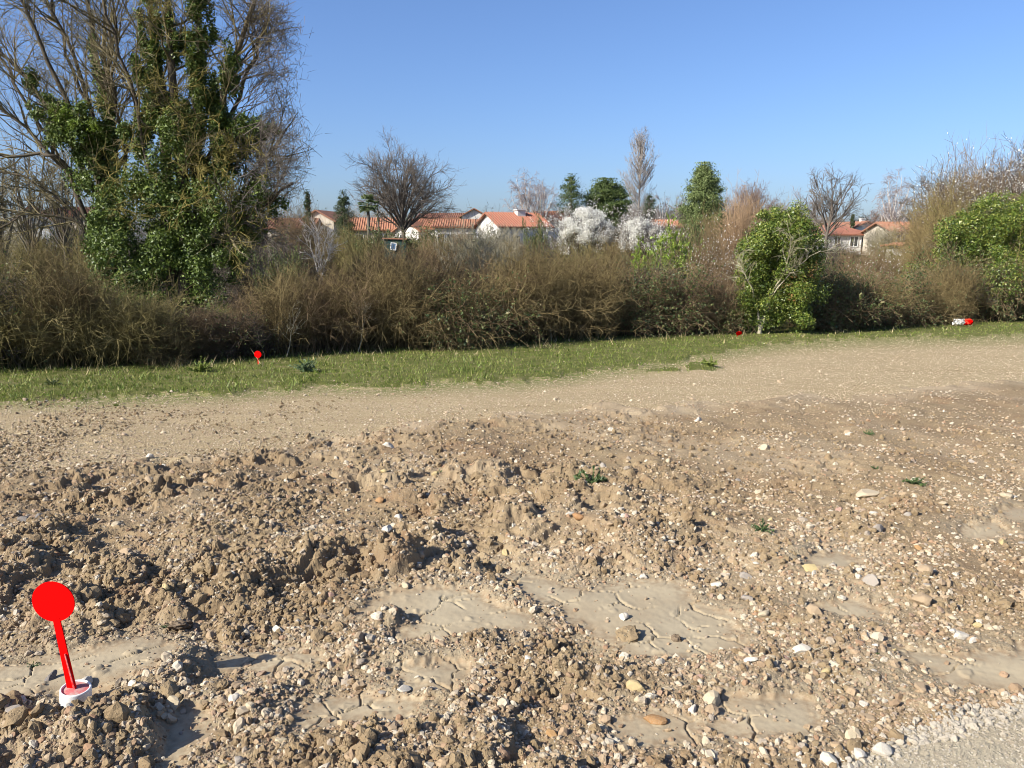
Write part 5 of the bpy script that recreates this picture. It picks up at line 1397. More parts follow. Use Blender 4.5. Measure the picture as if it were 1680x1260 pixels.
def house(label, px, Y, w, d, wall_row, eave_row, ridge_row, rz=0.0, roof='gable_x', rmat=None, wmat=None, windows=(), chimney=None, name='house', over=0.35):
    """a bungalow: px is the middle of its front; eave and ridge heights are read off the photograph's rows"""
    x = float(at(px, 400, Y)[0]); z = z_of_row(px, wall_row, Y)
    gz_ = float(base_z(x, Y)); z = min(z, gz_ + 0.3)
    hw = z_of_row(px, eave_row, Y) - z; hr = z_of_row(px, ridge_row, Y) - z
    rmat = rmat or M_ROOF1; wmat = wmat or M_WALL
    t = thing(name, label, 'house', (x, Y, z), rz)
    m = MB(); zb = -1.2
    v = [(-w/2, 0, zb), (w/2, 0, zb), (w/2, d, zb), (-w/2, d, zb), (-w/2, 0, hw), (w/2, 0, hw), (w/2, d, hw), (-w/2, d, hw)]
    f = [(0, 1, 5, 4), (2, 3, 7, 6)]
    if roof == 'gable_x':
        v += [(-w/2, d/2, hr - 0.05), (w/2, d/2, hr - 0.05)]; f += [(1, 2, 6, 9, 5), (3, 0, 4, 8, 7)]
    elif roof == 'gable_y':
        v += [(0, 0, hr - 0.05), (0, d, hr - 0.05)]; f = [(0, 1, 5, 8, 4), (2, 3, 7, 9, 6), (1, 2, 6, 5), (3, 0, 4, 7)]
    else:
        f += [(1, 2, 6, 5), (3, 0, 4, 7)]
    m.add(v, f); m.build('wall', wmat, t)
    R = MB(); o = over; th = 0.14
    def slab(a, b, c, e):
        n = (Vector(b) - Vector(a)).cross(Vector(e) - Vector(a)).normalized() * th
        if n.z < 0: n = -n
        lo = [Vector(q) for q in (a, b, c, e)]; hi = [q + n for q in lo]
        R.add([tuple(q) for q in lo + hi], [(3, 2, 1, 0), (4, 5, 6, 7), (0, 1, 5, 4), (1, 2, 6, 5), (2, 3, 7, 6), (3, 0, 4, 7)])
    if roof == 'gable_x':
        k = (hr - hw) / (d / 2) * o
        slab((-w/2 - o, -o, hw - k), (w/2 + o, -o, hw - k), (w/2 + o, d/2, hr), (-w/2 - o, d/2, hr)); slab((w/2 + o, d + o, hw - k), (-w/2 - o, d + o, hw - k), (-w/2 - o, d/2, hr), (w/2 + o, d/2, hr))
        run = ((-w/2 - o, w/2 + o), (-o, hw - k), (d/2, hr))
        for i in range(int((w + 2 * o) / 0.28)):   # rows of half-round tiles
            xx = -w/2 - o + 0.14 + i * 0.28
            for (ya, za), (yb, zb_) in (((-o, hw - k), (d/2, hr)),):
                a_ = Vector((xx, ya, za + th)); b_ = Vector((xx, yb, zb_ + th))
                R.add([(xx - .09, ya, za + th * .9), (xx, ya, za + th + .09), (xx + .09, ya, za + th * .9), (xx - .09, yb, zb_ + th * .9), (xx, yb, zb_ + th + .09), (xx + .09, yb, zb_ + th * .9)], [(0, 1, 4, 3), (1, 2, 5, 4)])
    elif roof == 'gable_y':
        k = (hr - hw) / (w / 2) * o
        slab((-w/2 - o, d + o, hw - k), (-w/2 - o, -o, hw - k), (0, -o, hr), (0, d + o, hr)); slab((w/2 + o, -o, hw - k), (w/2 + o, d + o, hw - k), (0, d + o, hr), (0, -o, hr))
    else:
        e = min(w, d) / 2 * 0.95
        a = [(-w/2 - o, -o, hw), (w/2 + o, -o, hw), (w/2 + o, d + o, hw), (-w/2 - o, d + o, hw)]
        rr = [(-w/2 + e, d/2, hr), (w/2 - e, d/2, hr)]
        R.add(a + rr + [(p[0], p[1], p[2] - 0.15) for p in a], [(0, 1, 5, 4), (1, 2, 5), (2, 3, 4, 5), (3, 0, 4), (6, 7, 1, 0), (7, 8, 2, 1), (8, 9, 3, 2), (9, 6, 0, 3), (9, 8, 7, 6)])
    ro = R.build('roof', rmat, t)
    if chimney:
        cx, cy, cw, ch = chimney
        c = MB(); c.box((cx, cy, hr + ch / 2 - 0.4), (cw, cw * 0.8, ch + 0.8)); c.box((cx, cy, hr + ch + 0.04), (cw * 1.2, cw, 0.1))
        c.build('chimney', M_WALL, ro)
    for kind, wx, wz, ww, wh in windows:
        fm = MB(); fw = 0.07
        for dx, dz, sx, sz in ((-ww/2, 0, fw, wh + fw), (ww/2, 0, fw, wh + fw), (0, wh/2, ww + fw, fw), (0, -wh/2, ww + fw, fw), (0, 0, fw * 0.8, wh)):
            fm.box((wx + dx, -0.02, wz + dz), (sx, 0.10, sz))
        fo = fm.build('door' if kind == 'door' else 'window', M_FRAME, t)
        g = MB(); g.box((wx, -0.012, wz), (ww - 0.02, 0.03, wh - 0.02)); g.build('pane', M_GLASS if kind != 'shutter' else M_SHUT, fo)
    return t

def win(xs, z=1.35, w=1.1, h=1.2, kind='window'): return [(kind, x, z, w, h) for x in xs]
house('long low white house with a bright orange tiled roof beside the oak, nearest the palm', 612, 92, 5.6, 8, 402, 377, 357, 0.12, 'gable_x', M_ROOF1, M_WALL2, win([-1.6, 1.2]))
house('small white gabled house with an orange roof right behind the trunk of the oak', 668, 90, 3.0, 7, 402, 378, 364, -0.35, 'gable_y', M_ROOF1, M_WALL, win([-0.6], 1.5, 0.6, 0.8))
house('white house with orange roof joined to the small gable behind the oak trunk', 693, 91, 2.6, 7, 402, 375, 359, -0.05, 'gable_x', M_ROOF1, M_WALL, win([0.3], 1.4, 0.8, 1.0))
house('longest white house with a row of windows under a bright orange roof', 764, 90, 7.0, 7, 402, 373, 360, 0.03, 'gable_x', M_ROOF1, M_WALL, win([-2.8, -1.7], 1.2, 0.8, 1.5) + win([-0.5], 1.0, 0.7, 2.0, 'door') + win([0.6, 1.7, 2.8], 1.2, 0.8, 1.5))
house('house with a long dull brown roof standing behind the longest white house', 735, 108, 8.0, 8, 398, 359, 349, 0.0, 'gable_x', M_ROOF3, M_WALL)
house('pale gabled house peeping over the longest white house', 778, 106, 3.2, 7, 398, 354, 343, 0.1, 'gable_y', M_ROOF3, M_WALL)
house('white gabled house with a red roof and a square white chimney beside the blossom tree', 862, 78, 5.4, 6.5, 402, 372, 349, 0.42, 'gable_x', M_ROOF2, M_WALL, win([-1.0, 1.4], 1.3, 0.9, 1.1), chimney=(0.6, 2.6, 0.9, 0.35))
house('house with a bright red roof just behind the square white chimney', 908, 88, 3.6, 7, 398, 362, 346, 0.05, 'gable_x', M_ROOF1, M_WALL)
house('house showing only a scrap of orange roof behind the low blossom shrub', 1096, 90, 2.6, 6, 402, 372, 361, 0.0, 'gable_x', M_ROOF1, M_WALL2)
house('white house with a red hipped roof and dark windows beside the ivy clad stump tree', 1392, 86, 5.0, 6, 418, 384, 367, 0.10, 'hip', M_ROOF2, M_WALL, win([-1.3], 1.5, 0.7, 0.9) + win([0.6], 1.45, 0.9, 1.1) + win([1.8], 1.0, 0.8, 1.9, 'door'))
house('plain white gabled house behind the hipped red roof', 1419, 98, 4.2, 7, 410, 376, 364, 0.25, 'gable_y', M_ROOF3, M_WALL, chimney=(0.1, 1.0, 0.5, 0.35))
house('beige flat fronted house half hidden by bare branches next to the drooping birch', 1492, 80, 3.6, 6, 420, 380, 365, 0.05, 'gable_x', M_ROOF3, M_WALL2, win([-1.0, 0.6], 1.6, 0.8, 1.0))
house('small pale garage with a dark door below the beige house', 1502, 62, 1.7, 3, 420, 404, 402, 0.0, 'gable_x', M_ROOF3, M_WALL, win([0.2], 0.5, 0.7, 1.2, 'shutter'))
house('white gabled house seen between slender trunks at the picture edge', 58, 74, 3.6, 6, 404, 366, 338, 0.45, 'gable_y', M_ROOF2, M_WALL, win([0.5], 1.6, 0.8, 1.0))
house('orange roofed house joined beside the white gable among slender trunks', 112, 78, 4.6, 6, 404, 354, 340, 0.10, 'gable_x', M_ROOF1, M_WALL2, win([-0.8, 1.0], 1.5, 0.9, 1.0))
house('house with a faded orange roof half hidden behind the great ivy tree', 476, 84, 4.6, 7, 404, 374, 358, 0.08, 'gable_x', M_ROOF3, M_WALL2, win([-1.1, 0.9], 1.2, 0.8, 1.1))
house('pale gabled house by the dark conical conifer behind the great ivy tree', 522, 90, 4.0, 7, 404, 362, 346, -0.2, 'gable_y', M_ROOF3, M_WALL2)

def garden_fence():
    x, y, z = on_land(45, 60); z = z_of_row(45, 393, 60)
    t = thing('garden_fence', 'long pale grey boarded fence below the white gabled house at the picture edge', 'fence', (x, y, z))
    for i in range(5):
        m = MB(); m.box((0, 0, 0.1 + i * 0.15), (4.6, 0.03, 0.14)); m.build('board', M_FENCE, t)
    for i in range(4):
        m = MB(); m.box((-2.25 + i * 1.5, 0.06, 0.1), (0.09, 0.09, 1.5)); m.build('post', M_FENCE, t)
garden_fence()

def shed():
    Y = 58; x = float(at(648, 400, Y)[0]); z = z_of_row(648, 412, Y)
    t = thing('garden_shed', 'small dark green garden shed below the oak, a white framed pane leaning on it', 'shed', (x, Y, z))
    m = MB(); m.box((0, 0.9, 0.15), (1.6, 1.8, 1.4)); m.build('wall', M_GREEN, t)
    m = MB(); m.box((0, 0.9, 0.90), (1.85, 2.1, 0.08), 0, 0.03); m.build('roof', M_ROOF3, t)
    for i in range(11):
        m = MB(); m.box((-0.72 + i * 0.144, -0.012, 0.15), (0.126, 0.022, 1.36)); m.build('plank', M_GREEN, t)
    f = thing('window_frame', 'white framed bluish window pane leaning tilted against the dark green shed', 'window', (x - 0.12, Y - 0.22, z_of_row(648, 410.5, Y)))
    f.rotation_euler = (-0.12, 0.10, 0)
    m = MB()
    for dx, dz, sx, sz in ((-0.19, 0, 0.06, 0.56), (0.19, 0, 0.06, 0.56), (0, 0.25, 0.44, 0.06), (0, -0.25, 0.44, 0.06)): m.box((dx, 0, 0.28 + dz), (sx, 0.04, sz))
    m.build('casing', M_FRAME, f)
    q = N('bluish_pane'); g = MB(); g.box((0, 0.005, 0.28), (0.33, 0.012, 0.45)); g.build('pane', q.done((0.06, 0.12, 0.20), 0.15, 0.6), f)
shed()

# ------------------------------------------------------------------ grass
def grass_blades(n, r0, r1, keep, hmed, mat, name, seed, wide=0.010):
    r = np.random.default_rng(seed)
    n = int(n * 1.3); px = r.uniform(-700, 2380, n); py = r.uniform(r0, r1, n); x, y = hit(px, py)
    k = r.uniform(size=n) < keep(px, py, x, y); x, y = x[k], y[k]; n = len(x)
    z = gz(x, y); h = hmed * np.exp(r.normal(0, 0.4, n)); a = r.uniform(0, 6.283, n); w = wide * (0.6 + 0.8 * r.uniform(size=n)) * np.maximum(1, y / 14)
    lx, ly = 0.55 * h * r.normal(size=n), 0.55 * h * r.normal(size=n)
    V = np.stack([np.stack([x - w * np.cos(a), y - w * np.sin(a), z - 0.01], -1), np.stack([x + w * np.cos(a), y + w * np.sin(a), z - 0.01], -1), np.stack([x + lx, y + ly, z + h], -1)], 1).reshape(-1, 3)
    o = link(name, mesh_np(name, V, None, np.arange(3 * n).reshape(n, 3), mats=(mat,))); o['kind'] = 'stuff'
    return o
tuft = lambda x, y, s: sstep(-0.2, 0.4, fbm(x * 1.6, y * 1.2, s, 3))
grass_blades(130000, 505, 668, lambda px, py, x, y: sample(grass, x, y) * (0.35 + 0.65 * tuft(x, y, 301)), 0.036, K['grass'], 'grass', 1)
grass_blades(26000, 505, 660, lambda px, py, x, y: sample(grass, x, y) * sstep(0.1, 0.5, fbm(x * 0.9, y * 0.8, 305, 3)), 0.07, K['grass'], 'long_grass', 2)
grass_blades(15000, 505, 660, lambda px, py, x, y: sstep(20, 0, np.abs(py - np.interp(px, HB_X, HB_R) - 2)) * sstep(-0.3, 0.4, fbm(x * 0.8, y * 0.8, 306, 3)), 0.10, K['straw'], 'dry_grass', 3, 0.008)
grass_blades(9000, 540, 668, lambda px, py, x, y: sample(GRASSY, x, y) * tuft(x, y, 308), 0.03, K['grass'], 'thin_grass', 4)
# ------------------------------------------------------------------ survey markers
q = N('red_plastic'); M_RED = q.done((0.78, 0.0, 0.0), 0.8, 0.06)
q = N('faded_red_plastic'); p_ = q.obj()
M_RED2 = q.done(q.mix(q.ramp(q.noise(22, 4, 0.7, p_), [(0.4, 0.0), (0.65, 1.0)]), (0.75, 0.02, 0.02), (0.62, 0.22, 0.2)), 0.6, 0.3)
q = N('white_plastic'); p_ = q.obj()
M_WPL = q.done(q.mix(q.ramp(q.noise(14, 4, 0.7, p_), [(0.5, 0.0), (0.75, 0.6)]), (0.68, 0.68, 0.66), (0.46, 0.42, 0.36)), 0.5, 0.4)
q = N('pink_dust'); p_ = q.obj()
M_PINK = q.done(q.mix(q.ramp(q.noise(30, 4, 0.7, p_), [(0.4, 0.0), (0.6, 1.0)]), (0.46, 0.12, 0.12), (0.42, 0.28, 0.24)), 0.9, 0.2)

def disc_marker(px, py_base, label, k=1.0, stem=0.37, tilt=-0.165, base=True, rad=0.094, yaw=0.0, sink=0.0, nod=0.0):
    x, y = (float(v) for v in hit(px, py_base)); z = float(gz(x, y)) if not base else float(base_z(x, y)) + 0.004
    t = thing('survey_marker', label, 'survey marker', (x, y, z - sink))
    t.rotation_euler = (nod, 0, yaw)
    top = Vector((math.sin(tilt), 0, math.cos(tilt)))
    z0 = 0.035
    side_ = Vector((top.z, 0, -top.x))
    c = Vector((0, 0, z0)) + top * (stem + rad * 0.9)
    n = 48; th = 0.0022
    m = MB(); vs = []
    for yy_ in (-th, th):
        vs.append((c.x, yy_, c.z))
        for i in range(n):
            a = 2 * math.pi * i / n; p = c + side_ * (rad * math.cos(a)) + top * (rad * math.sin(a)); vs.append((p.x, yy_, p.z))
    fs = []
    for i in range(n):
        j = (i + 1) % n
        fs += [(0, 1 + i, 1 + j), (n + 1, n + 2 + j, n + 2 + i), (1 + i, n + 2 + i, n + 2 + j, 1 + j)]
    m.add(vs, fs); d = m.build('disc', M_RED, t)
    # flat tapering stem with a stiffening rib behind it
    m = MB()
    def quadbar(w0, w1, d0, d1, off0, off1, y0, y1, a, b):
        P0 = Vector((0, 0, z0 - 0.03)) + top * a; P1 = Vector((0, 0, z0 - 0.03)) + top * b
        vs = []
        for P_, w, o in ((P0, w0, off0), (P1, w1, off1)):
            for sx in (-1, 1):
                for yv in (y0, y1):
                    p = P_ + side_ * (o + sx * w / 2); vs.append((p.x, yv, p.z))
        m.add(vs, [(0, 2, 3, 1), (4, 5, 7, 6), (0, 4, 6, 2), (1, 3, 7, 5), (0, 1, 5, 4), (2, 6, 7, 3)])
    wk = 1.0 if base else 0.4
    quadbar(0.036 * wk, 0.027 * wk, 0, 0, -0.004, 0, -0.003, 0.003, 0, stem + 0.035)
    m.build('stem', M_RED, t)
    m = MB(); quadbar(0.007, 0.004, 0, 0, 0.010, 0.004, -0.008, -0.0032, 0, stem * 0.62); m.build('rib', M_RED2, t)
    if base:
        M_ = Matrix.Rotation(0.10, 3, 'Y') @ Matrix.Rotation(0.05, 3, 'X')
        m = MB(); m.lathe([(0.053, -0.05), (0.056, -0.02), (0.0565, 0.040), (0.054, 0.045), (0.050, 0.045), (0.048, 0.042), (0.048, 0.030)], 40, (0.004, 0, 0), M_)
        m.build('base_ring', M_WPL, t, True)
        m = MB(); m.lathe([(0.0001, 0.041), (0.03, 0.041), (0.0485, 0.038)], 32, (0.004, 0, 0), M_); m.build('base_filling', M_PINK, t, True)
    return t
disc_marker(123, 1146, 'large red disc survey marker on a leaning stem set in a round white base', rad=0.082, stem=0.300, tilt=-0.115)
disc_marker(424, 600, 'small distant red disc marker at the grass edge before the dark shrub', rad=0.068, stem=0.10, tilt=0.0, base=False)
disc_marker(1209, 553, 'tiny tilted red disc marker in the black gap beside the ivy clad stump tree', rad=0.085, stem=0.03, tilt=0.25, base=False, nod=0.75)

def bag():
    x, y = (float(v) for v in hit(1580, 536)); z = float(gz(x, y)) + 0.05; r = np.random.default_rng(3)
    w = y / FPX
    t = thing('plastic_bag', 'crumpled red and white plastic bag lying at the hedge foot', 'bag', (x, y, z))
    for nm, mat, x0, x1 in (('white_half', M_WPL, -15, 0.5), ('red_half', M_RED, 0.5, 13)):
        nx_, nz_ = 14, 9; vs = []
        for b in (0, 1):
            for j in range(nz_):
                for i in range(nx_):
                    u_ = i / (nx_ - 1); v_ = j / (nz_ - 1)
                    lean = (-2.4 * (1 - v_)) if x0 < 0 else 0.0
                    puff = 0.13 * math.sin(math.pi * v_) ** 0.6 * math.sin(math.pi * min(1, max(0, 0.15 + 0.7 * u_)))
                    vs.append(((x0 + (x1 - x0) * u_ + lean * (1 - u_)) * w, (-1 if b == 0 else 1) * puff * (1 + 0.3 * r.normal()) + 0.012 * r.normal(), v_ * 9.5 * w + 0.015 * r.normal()))
        fs = []
        for b in (0, 1):
            o = b * nx_ * nz_
            for j in range(nz_ - 1):
                for i in range(nx_ - 1):
                    fs.append((o + j * nx_ + i, o + j * nx_ + i + 1, o + (j + 1) * nx_ + i + 1, o + (j + 1) * nx_ + i))
        m = MB(); m.add(vs, fs); m.build(nm, mat, t)
bag()

# ------------------------------------------------------------------ stones one can pick out
q = N('dark_clod_earth'); p_ = q.pos()
q.bump(q.noise(60, 5, 0.7, p_), 0.9, 0.006)
M_ST['earth'] = q.done(q.mix(q.ramp(q.noise(25, 4, 0.7, p_), [(0.4, 0.0), (0.65, 1.0)]), (0.10, 0.075, 0.05), (0.19, 0.145, 0.10)), 0.95, 0.1)
M_ST['soil'] = M_SOIL
STONES = {}
def stone_mesh(form, i):
    k = (form, i)
    if k not in STONES:
        if form == 'clod': v, f = clod_verts(700 + i, 3)
        elif form == 'slab': v, f = rock_verts(760 + i, 2, 7, 0.12, (1, 0.6, 0.34))
        else: v, f = rock_verts(720 + i, 3 if i < 5 else 2, 9, 0.13)
        v = v / (v[:, 0].max() - v[:, 0].min())
        STONES[k] = mesh_np('stone', v, None, f, mats=(M_ST['cream'],), smooth=False)
    return STONES[k]
rs = np.random.default_rng(77)
def stone(px, py, wpx, color, label, form='rock', group=None, sink=0.22, name='stone'):
    x, y = (float(v) for v in hit(px, py + 0.25 * wpx)); z = float(gz(x, y))
    w = wpx * math.hypot(y, CAM_H) / FPX
    me = stone_mesh(form, int(rs.integers(0, 10)))
    o = link(name, me, None, (x, y, z + w * (0.30 - sink)))
    o.rotation_euler = (rs.normal() * 0.3, rs.normal() * 0.3, rs.uniform(0, 6.28))
    if form == 'slab': o.rotation_euler = (rs.normal() * 0.15, rs.normal() * 0.15, rs.normal() * 0.4); o.location.z = z + w * 0.08
    o.scale = (w, w, w * (0.5 if form == 'clod' and wpx > 40 else 1))
    o.material_slots[0].link = 'OBJECT'; o.material_slots[0].material = M_ST[color]
    return tag(o, label, 'clod' if form == 'clod' else 'stone', group)

for a in [
    (303, 783, 30, 'cream', 'blocky pale stone standing alone in the rough clods, throwing a black shadow'),
    (41, 845, 28, 'flint', 'larger of two dark grey flints lying together in the clods'), (66, 842, 20, 'flint', 'smaller dark flint touching the larger one'),
    (208, 908, 46, 'tan', 'big brown earthy boulder like lump up the slope from the red marker', 'rock'), (296, 1008, 44, 'earth', 'dark damp clod between the red marker and the big brown lump', 'clod'),
    (245, 746, 15, 'white', 'small white stone on the border of the clods and the track'), (637, 921, 17, 'white', 'bright white round stone above the two mud patches, at a furrow edge'),
    (722, 1050, 25, 'cream', 'cream stone on the mound below the smaller mud patch'), (660, 1122, 24, 'white', 'flat white stone at the end of the narrow mud strip', 'slab'), (1044, 1122, 34, 'yellow', 'pale yellow rounded stone below the large mud patch'),
    (1168, 1140, 30, 'cream', 'broken cream nodule just above the small bottom mud patch'), (1074, 1162, 38, 'ochre', 'flat orange stone below the pale yellow one', 'slab'), (1024, 1003, 17, 'white', 'white stone lying on the large cracked mud patch'),
    (1110, 1036, 18, 'earth', 'dark clod resting on the large mud patch', 'clod'), (1030, 1026, 44, 'soil', 'low crumbly soil island in the large mud patch', 'clod'), (1056, 938, 14, 'white', 'white pebble at the upper rim of the large mud patch'), (1176, 953, 19, 'white', 'white stone past the upper end of the large mud patch'),
    (1226, 978, 22, 'grey', 'grey pointed stone beyond the large mud patch'), (1222, 940, 20, 'grey', 'dull grey stone above the grey pointed one'), (1328, 933, 22, 'yellow', 'white and yellow round stone on bare soil'), (1515, 938, 28, 'tan', 'squarish tan stone standing upright'),
    (1512, 990, 32, 'tan', 'rounded tan stone below the squarish one'), (1337, 1010, 26, 'tan', 'craggy tan stone with a deep shadow'), (1252, 1008, 20, 'cream', 'cream stone beside the end of the large mud patch'), (1428, 960, 24, 'grey', 'pitted grey stone beside a small white one'),
    (1408, 955, 14, 'white', 'small white stone touching the pitted grey one'), (1577, 1040, 27, 'white', 'largest of the white stones in a broken white heap'), (1597, 1048, 18, 'white', 'second white stone of the broken white heap'), (1564, 1034, 13, 'white', 'smallest white stone of the broken white heap'),
    (1622, 1027, 24, 'cream', 'cream round stone beside the broken white heap'), (1355, 1098, 18, 'yellow', 'yellowish stone at the end of a long white one'), (1315, 1062, 32, 'white', 'long white stone like a bone', 'slab'), (1230, 1088, 22, 'white', 'white flat stone among pinkish pebbles', 'slab'),
    (1304, 1080, 12, 'ochre', 'small orange brown pebble beside the pinkish pebbles'), (1290, 1080, 12, 'pink', 'pinkish pebble beside the orange brown one'), (1512, 1128, 28, 'tan', 'rounded tan stone near the gravel road border'), (1534, 1130, 16, 'cream', 'cream stone beside the rounded tan stone'),
    (1417, 1150, 14, 'white', 'egg white pebble above a tilted tan slab'), (1422, 1168, 28, 'tan', 'tilted tan slab below the egg white pebble', 'slab'), (1445, 1222, 32, 'white', 'largest white stone by the gravel road border'), (1362, 1244, 28, 'white', 'white long stone at the bottom edge by the gravel road'),
    (1388, 1242, 18, 'white', 'squat white stone next to the white long stone'), (1410, 1232, 22, 'white', 'rough white stone between the squat one and the largest white one'), (1310, 1237, 14, 'white', 'white pebble at the bottom edge apart from the road stones'), (1395, 1200, 18, 'cream', 'cream stone above the rough white stones'),
    (1672, 1118, 15, 'white', 'upper white cobble at the road border near the picture edge'), (1676, 1136, 18, 'white', 'lower white cobble at the road border near the picture edge'), (1425, 803, 40, 'cream', 'long flat cream slab between small weeds', 'slab'), (1432, 843, 16, 'white', 'white stone below the long flat cream slab'),
    (1440, 872, 20, 'grey', 'grey shard lying slanted below the long cream slab'), (1645, 887, 20, 'yellow', 'yellow round stone near the far mud puddles'), (1505, 897, 13, 'ochre', 'ochre pebble before a brown stained patch'), (1650, 814, 22, 'cream', 'cream lump beside the small far puddle'),
    (1393, 709, 14, 'white', 'white stone beside the highest small weed'), (1145, 688, 16, 'white', 'white stone near the border of soil and track'), (637, 733, 20, 'white', 'white rough stone at the top of the churned soil'), (948, 853, 24, 'ochre', 'orange round stone below the green weed'),
    (934, 848, 20, 'white', 'white stone touching the orange round stone', 'slab'), (799, 811, 14, 'ochre', 'ochre stone in the middle of the churned soil'), (830, 893, 18, 'yellow', 'dull yellow stone in a hollow above the mud'), (624, 822, 16, 'ochre', 'orange stone at the dusty hollow'),
    (768, 880, 15, 'white', 'white pointed stone between two furrows'), (876, 886, 12, 'white', 'white chip just before the dull yellow stone'), (665, 958, 18, 'cream', 'cream stone at the rim of the smaller mud patch'), (457, 1023, 22, 'white', 'rough white stone between the dark damp clod and the mud'),
    (142, 1106, 30, 'white', 'pale stone just behind the foot of the red marker'), (84, 1102, 26, 'flint', 'dark stone just before the stem of the red marker'), (26, 1162, 32, 'white', 'pale stone beside the marker mound at the picture edge'), (28, 1184, 38, 'grey', 'greenish grey stone below the pale stone at the picture edge'),
    (120, 1210, 14, 'white', 'white pebble on the mound below the red marker'), (219, 1128, 28, 'white', 'weathered white stone beside the shadow of the white base'), (208, 1146, 17, 'grey', 'grey stone below the weathered white one'), (285, 1152, 22, 'cream', 'cream stone on the silty ground past the marker'),
    (385, 1153, 20, 'white', 'round white stone on silty ground'), (410, 1169, 18, 'cream', 'cream stone just below the round white one'), (345, 1026, 22, 'tan', 'tan stone just past the dark damp clod'), (400, 1136, 15, 'pink', 'pinkish stone above the round white one'),
    (463, 1212, 22, 'cream', 'cream stone near the bottom edge below the lowest mud patch'), (393, 1246, 22, 'grey', 'grey stone at the bottom edge'), (285, 1248, 18, 'white', 'white stone at the bottom edge nearest the marker'), (871, 1240, 14, 'pink', 'reddish stone at the bottom edge'),
    (906, 1197, 24, 'ochre', 'rusty ochre stone near the bottom edge'), (866, 1097, 13, 'white', 'white chip above a black shadowed bank'), (1146, 1106, 15, 'pink', 'pink stone with a white top above the broken nodule'), (1137, 1154, 20, 'white', 'white stone between the flat orange one and the broken nodule'),
]:
    stone(*a)
# smaller stones, much alike
KIND = [('white', 'small white stone among many strewn over the churned soil', 0.18), ('cream', 'small cream stone among many strewn over the churned soil', 0.30), ('tan', 'small tan stone among many strewn over the churned soil', 0.22),
        ('ochre', 'small orange brown stone among many strewn over the churned soil', 0.07), ('grey', 'small grey stone among many strewn over the churned soil', 0.10), ('yellow', 'small yellowish stone among many strewn over the churned soil', 0.08), ('pink', 'small pinkish stone among many strewn over the churned soil', 0.05)]
pr = np.array([k[2] for k in KIND]); pr /= pr.sum()
cnt = 0
while cnt < 212:
    px, py = rs.uniform(-40, 1720), 690 + 570 * rs.uniform() ** 0.85
    x, y = hit(px, py)
    if sample(churn, x, y) < 0.9 or sample(ROADM, x, y) > 0.1 or (sample(MUDM, x, y) > 0.3 and rs.uniform() > 0.12): continue
    c_, l_, _p = KIND[rs.choice(len(KIND), p=pr)]
    stone(px, py, float(np.clip(10 * math.exp(rs.normal() * 0.28), 7, 19)), c_, l_, 'slab' if rs.uniform() < 0.25 else 'rock', group='small %s stones over the churned soil' % c_, sink=0.25)
    cnt += 1

# ------------------------------------------------------------------ small weeds, a dead twig, a bare stem in the hedge
def weed(px, py, wpx, label, seed, n=17, leaf=16, upright=0.35, mat='weed', cat='weed'):
    r = np.random.default_rng(seed)
    x, y = (float(v) for v in hit(px, py)); z = float(gz(x, y)); w = wpx * math.hypot(y, CAM_H) / FPX
    t = thing('weed', label, cat, (x, y, z - 0.004))
    a = r.uniform(0, 6.283, n)
    P = shoot(np.zeros((n, 3)), np.stack([np.cos(a), np.sin(a), upright + 0.3 * r.uniform(size=n)], -1), w * 0.5 * r.uniform(0.5, 1.0, n), 6, r, 0.2, 0.0)
    P[:, :, 2] = np.maximum(P[:, :, 2], 0.006)
    link('stem', plant_mesh('stem', [tubes(P, taper(0.02 * w, 0.008 * w, 6, n), 4)], K[mat]), t)
    p, d, rr, tt, _ = side(P, taper(0.02 * w, 0.008 * w, 6, n), n * leaf, r, 0.15, 1.0)
    link('leaves', plant_mesh('leaves', [leaves(p + d * 0.03 * w, 0.042 * w, r, None, 0.6, 0.5)], K[mat]), t)['kind'] = 'stuff'
for i, a in enumerate([(970, 788, 74, 'largest green weed, sprawling flat in the middle of the churned soil'), (1500, 796, 44, 'bright low weed beyond the long flat cream slab'), (1250, 879, 46, 'small sprawling weed above the tan stones'),
                       (1425, 714, 26, 'highest small weed near the track border'), (1435, 776, 22, 'tiny weed just above the long flat cream slab'), (722, 777, 18, 'tiny weed far before the largest weed'), (54, 1080, 26, 'small bluish rosette on the mud beside the red marker'),
                       (1463, 833, 20, 'tiny weed below the long flat cream slab'), (270, 1020, 18, 'thin green sprig beside the dark damp clod'), (382, 1012, 14, 'tiny sprout past the dark damp clod'), (1436, 1075, 14, 'tiny sprout beside a bent dead twig')]):
    weed(*a, 400 + i)
for i, a in enumerate([(85, 634, 36, 'dark dock like tuft in the grass verge near the picture edge'), (190, 662, 16, 'small tuft at the border of grass and track'), (330, 612, 60, 'bright leafy patch in the grass before the hedge gap'), (248, 606, 18, 'upright tuft at the hedge foot below the ivy tree'),
                       (500, 612, 60, 'bluish tuft in the grass just past the small red disc'), (1165, 602, 40, 'grass tuft growing on the track by itself')]):
    weed(*a, 430 + i, n=26, leaf=8, upright=0.7, mat='bluegreen' if 'bluish' in a[3] else 'hedgeleaf' if 'dark' in a[3] else 'grass')

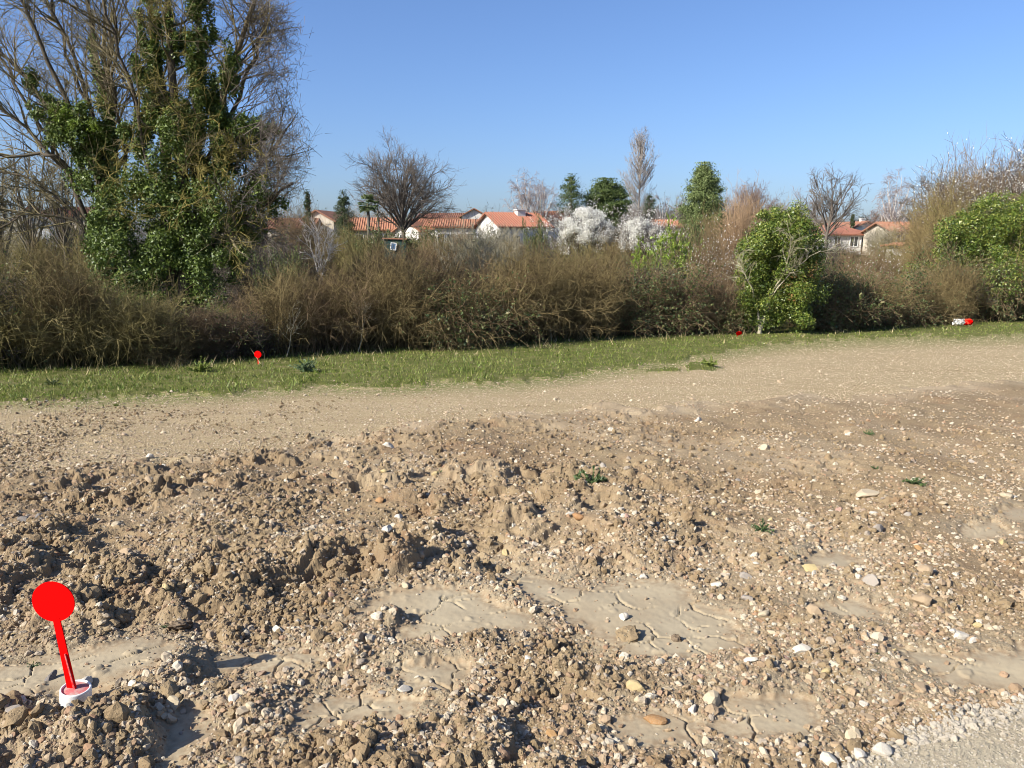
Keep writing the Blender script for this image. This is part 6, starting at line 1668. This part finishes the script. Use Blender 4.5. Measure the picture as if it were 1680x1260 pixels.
def ground_twig(pts, label, r0, seed, name='dead_twig', mat='palebranch'):
    r = np.random.default_rng(seed); P = []
    for px, py in pts:
        x, y = hit(px, py); P.append([x, y, gz(x, y) + 0.012])
    P = np.array(P, float)[None]; L0 = P[0, 0].copy()
    k = 12; t_ = np.linspace(0, len(pts) - 1, k); Q = np.stack([np.interp(t_, np.arange(len(pts)), P[0, :, j]) for j in range(3)], -1)[None] - L0
    Q[:, 1:-1] += 0.003 * r.normal(size=(1, k - 2, 3))
    o = link(name, plant_mesh(name, [tubes(Q, taper(r0, r0 * 0.5, k, 1), 6)], K[mat]), None, L0)
    tag(o, label, 'twig')
ground_twig([(1333, 1074), (1345, 1068), (1356, 1066)], 'thin grey twig beside the long white stone', 0.004, 1)
ground_twig([(820, 1094), (832, 1086), (840, 1092), (846, 1078)], 'pale forked stick on the silty ground below the mud patches', 0.004, 2)
ground_twig([(1405, 1046), (1410, 1060), (1422, 1070), (1432, 1074)], 'thin bent dead twig arching over bare soil', 0.0025, 3, mat='oak')

def hedge_stem(pts, label, w, seed, mat):
    r = np.random.default_rng(seed); Y = hedge_y(pts[0][0]) + 0.05
    t = thing('young_sapling', label, 'sapling', on_land(pts[0][0], Y)); L0 = np.array(t.location)
    P = stem_px(pts, Y, 9, 0.2, 0.02, seed)[None] - L0
    R = taper(w, w * 0.4, 9, 1)
    link('stem', plant_mesh('stem', [tubes(P, R, 6)], K[mat], True), t)
    A, B, C = twig_levels(P, R, r, 8, 20, 40, 0.35, 0.2, 0.12, (0.1, 0, 0), 0.4, 0.01, 0.006, 0.004)
    link('twigs', plant_mesh('twigs', [tubes(*A, 3), tubes(*B, 3), tubes(*C, 3)], K[mat]), t)['kind'] = 'stuff'
hedge_stem([(806, 572), (804, 548), (808, 525), (800, 505)], 'orange bare stem at the hedge foot below the smaller pale grey bush', 0.03, 1, 'willow')
for i, (px, lab) in enumerate([(588, 'pale bare stem at the hedge foot below the brown arching shrub'), (712, 'crooked pale stem at the hedge foot below the long house'), (905, 'slanting pale stem at the hedge foot below the large blossom tree'), (470, 'branching grey stem beside the dark hedge gap')]):
    row = np.interp(px, HB_X, HB_R) + 2
    hedge_stem([(px, row), (px + 4 - 3 * (i % 3), row - 25), (px + 8 - 7 * (i % 3), row - 45), (px + 11 - 9 * (i % 3), row - 62)], lab, 0.013, 10 + i, 'greytwig')
